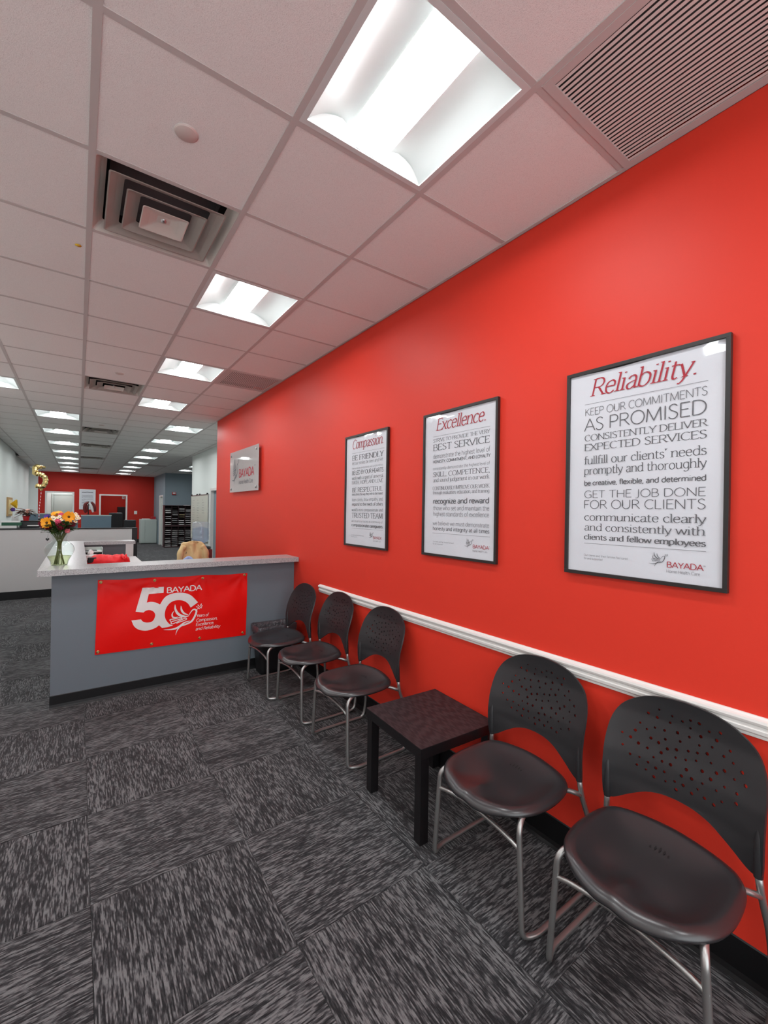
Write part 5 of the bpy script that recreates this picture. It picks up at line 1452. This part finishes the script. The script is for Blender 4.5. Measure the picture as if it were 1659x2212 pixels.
rnd = random.Random(9); p0 = {}
for k in range(NRW):
    if k == 9: continue
    for c in range(NC):
        if rnd.random() < .1: continue
        x = -HX+2*HX*(c+.5)/NC; mm = 'sheet_manila' if (c == 2 and k in (14, 15, 13)) else 'sheet_white'
        h = rnd.choice((.008, .012, .02, .03)); key = (mm, h)
        if key not in p0:
            p0[key] = link('paper_stack', box(new_bm(), -.10, .10, 0, .3, 0, h), mm, None); o = p0[key]
        else: o = p0[key].copy(); COL.objects.link(o)
        o.location = (ms.location.x+x+rnd.uniform(-.012, .012), 17.5+.012+rnd.uniform(0, .03), z_ := zs[k]+.0045)
        cn_ = ('leftmost', 'second', 'middle', 'fourth', 'rightmost')[c]; rk = NRW-1-k if k > 9 else 8-k
        on_ = ('top', 'second', 'third', 'fourth', 'fifth', 'sixth', 'seventh', 'eighth', 'ninth', 'tenth')
        tag(o, f"white papers, {'upper' if k > 9 else 'lower'} half of mail sorter, {cn_} column, {on_[rk]} slot down", 'papers', 'papers in the mail sorter slots')
        if mm == 'sheet_manila': tag(o, f'cream folders in the middle column of the mail sorter, {on_[rk]} slot down', 'papers', 'cream folders in the mail sorter')
tag(link('paper_stack', box(new_bm(), -.11, .11, 0, .2, 0, .02), 'sheet_white', None, (3.62, 17.55, Z1+.025)), 'white papers lying on top of the mail sorter', 'papers')
# fire alarm on the grey wall
al = thing('fire_alarm', 'small red and white fire alarm on the blue-grey wall', 'fire alarm', (3.18, 17.899, 2.135))
link('housing', box(new_bm(), -.075, .075, -.05, 0, 0, .115, .006), 'alarm_red', al); link('strobe', box(new_bm(), -.05, .05, -.066, -.05, .045, .095, .004), 'white_plastic', al)
# whiteboard
wh = thing('whiteboard', 'whiteboard with faint handwriting on the white wall', 'whiteboard', (2.549, 10.35, .77))
link('board', box(new_bm(), -.016, -.004, -.93, .95, 0, 1.15), 'whiteboard', wh)
for y0, y1, z0, z1 in ((-.96, .98, 1.15, 1.175), (-.96, .98, -.025, 0), (-.96, -.93, 0, 1.15), (.95, .98, 0, 1.15)): link('frame_rail', box(new_bm(), -.022, 0, y0, y1, z0, z1), 'chrome', wh)
link('marker_tray', box(new_bm(), -.07, -.02, -.7, .7, -.03, -.02), 'chrome', wh)
for y in (-.85, -.05, .25, .9): link('clip', box(new_bm(), -.03, -.005, y-.03, y+.03, 1.16, 1.20), 'black_plastic', wh)
bm = new_bm(); rnd = random.Random(2)
for c, yc in enumerate((.8, .25, -.3)):
    for k in range(14 - c*4):
        z = 1.03-.065*k; y = yc; L_ = rnd.uniform(.12, .28)
        pts = [(-(y)+L_*q/9, z+rnd.uniform(-.012, .012)) for q in range(10)]
        brush(bm, pts, .006, lambda a, b, e=0: (-.0175-e, -a, b), taper=False, n=2)
link('handwriting', bm, 'ink_grey', wh)
# far poster and switches
fp = thing('framed_notice', 'white framed notice between the two doorways on the far red wall', 'poster', (.295, FAR_Y-.001, 1.476))
link('frame', box(new_bm(), -.29, .29, -.03, 0, 0, .87, .004), 'white_plastic', fp); link('sheet', box(new_bm(), -.26, .26, -.034, -.03, .03, .84), 'paper', fp)
bm = new_bm(); rnd = random.Random(4)
for k, z in enumerate((.74, .60, .55, .50, .43, .36, .30, .24, .18)):
    pts = [(-.2+.4*q/14, z+rnd.uniform(-.009, .009)) for q in range(15)]
    brush(bm, pts, .03 if k == 0 else .012, lambda a, b, e=0: (a, -.0355-e, b), taper=False, n=2)
link('printed_lines', bm, 'ink_grey', fp)
sw = thing('light_switch', 'white light switch plate on the far red wall', 'light switch', (2.11, FAR_Y-.001, 1.29))
link('plate', box(new_bm(), -.06, .06, -.008, 0, 0, .15, .003), 'white_plastic', sw); link('rocker', box(new_bm(), -.02, .02, -.014, -.008, .045, .105, .002), 'white_plastic', sw)
# in the red office behind the right doorway
mc = thing('dark_cabinet', 'black tall cabinet inside the red office doorway', 'cabinet', (1.95, 23.6, 0))
link('body', box(new_bm(), -.38, .4, -.2, .3, 0, 1.62, .01), 'black_plastic', mc); link('door', box(new_bm(), -.36, .38, -.215, -.2, .05, 1.58, .004), 'black', mc)
sw = thing('thermostat', 'small white thermostat on the red office wall through the doorway', 'thermostat', (1.86, 24.199, 2.02))
link('case', box(new_bm(), -.06, .06, -.03, 0, 0, .14, .006), 'white_plastic', sw); link('dial', box(new_bm(), -.02, .02, -.034, -.03, .06, .09), 'ink_grey', sw)
fd = thing('office_desk', 'dark desk inside the red office doorway', 'desk', (1.1, 22.9, 0))
link('desk_top', box(new_bm(), -.5, .4, -.3, .3, .95, .99), 'mail_wood', fd)
for a, b in ((-.45, -.25), (.35, -.25), (-.45, .25), (.35, .25)): link('leg', box(new_bm(), a-.02, a+.02, b-.02, b+.02, 0, .95), 'black_plastic', fd)
tag(link('white_carton', box(new_bm(), -.14, .14, -.1, .1, 0, .2, .003), 'sheet_white', None, (1.03, 22.85, .99)), 'white carton on the desk inside the red office doorway', 'box')
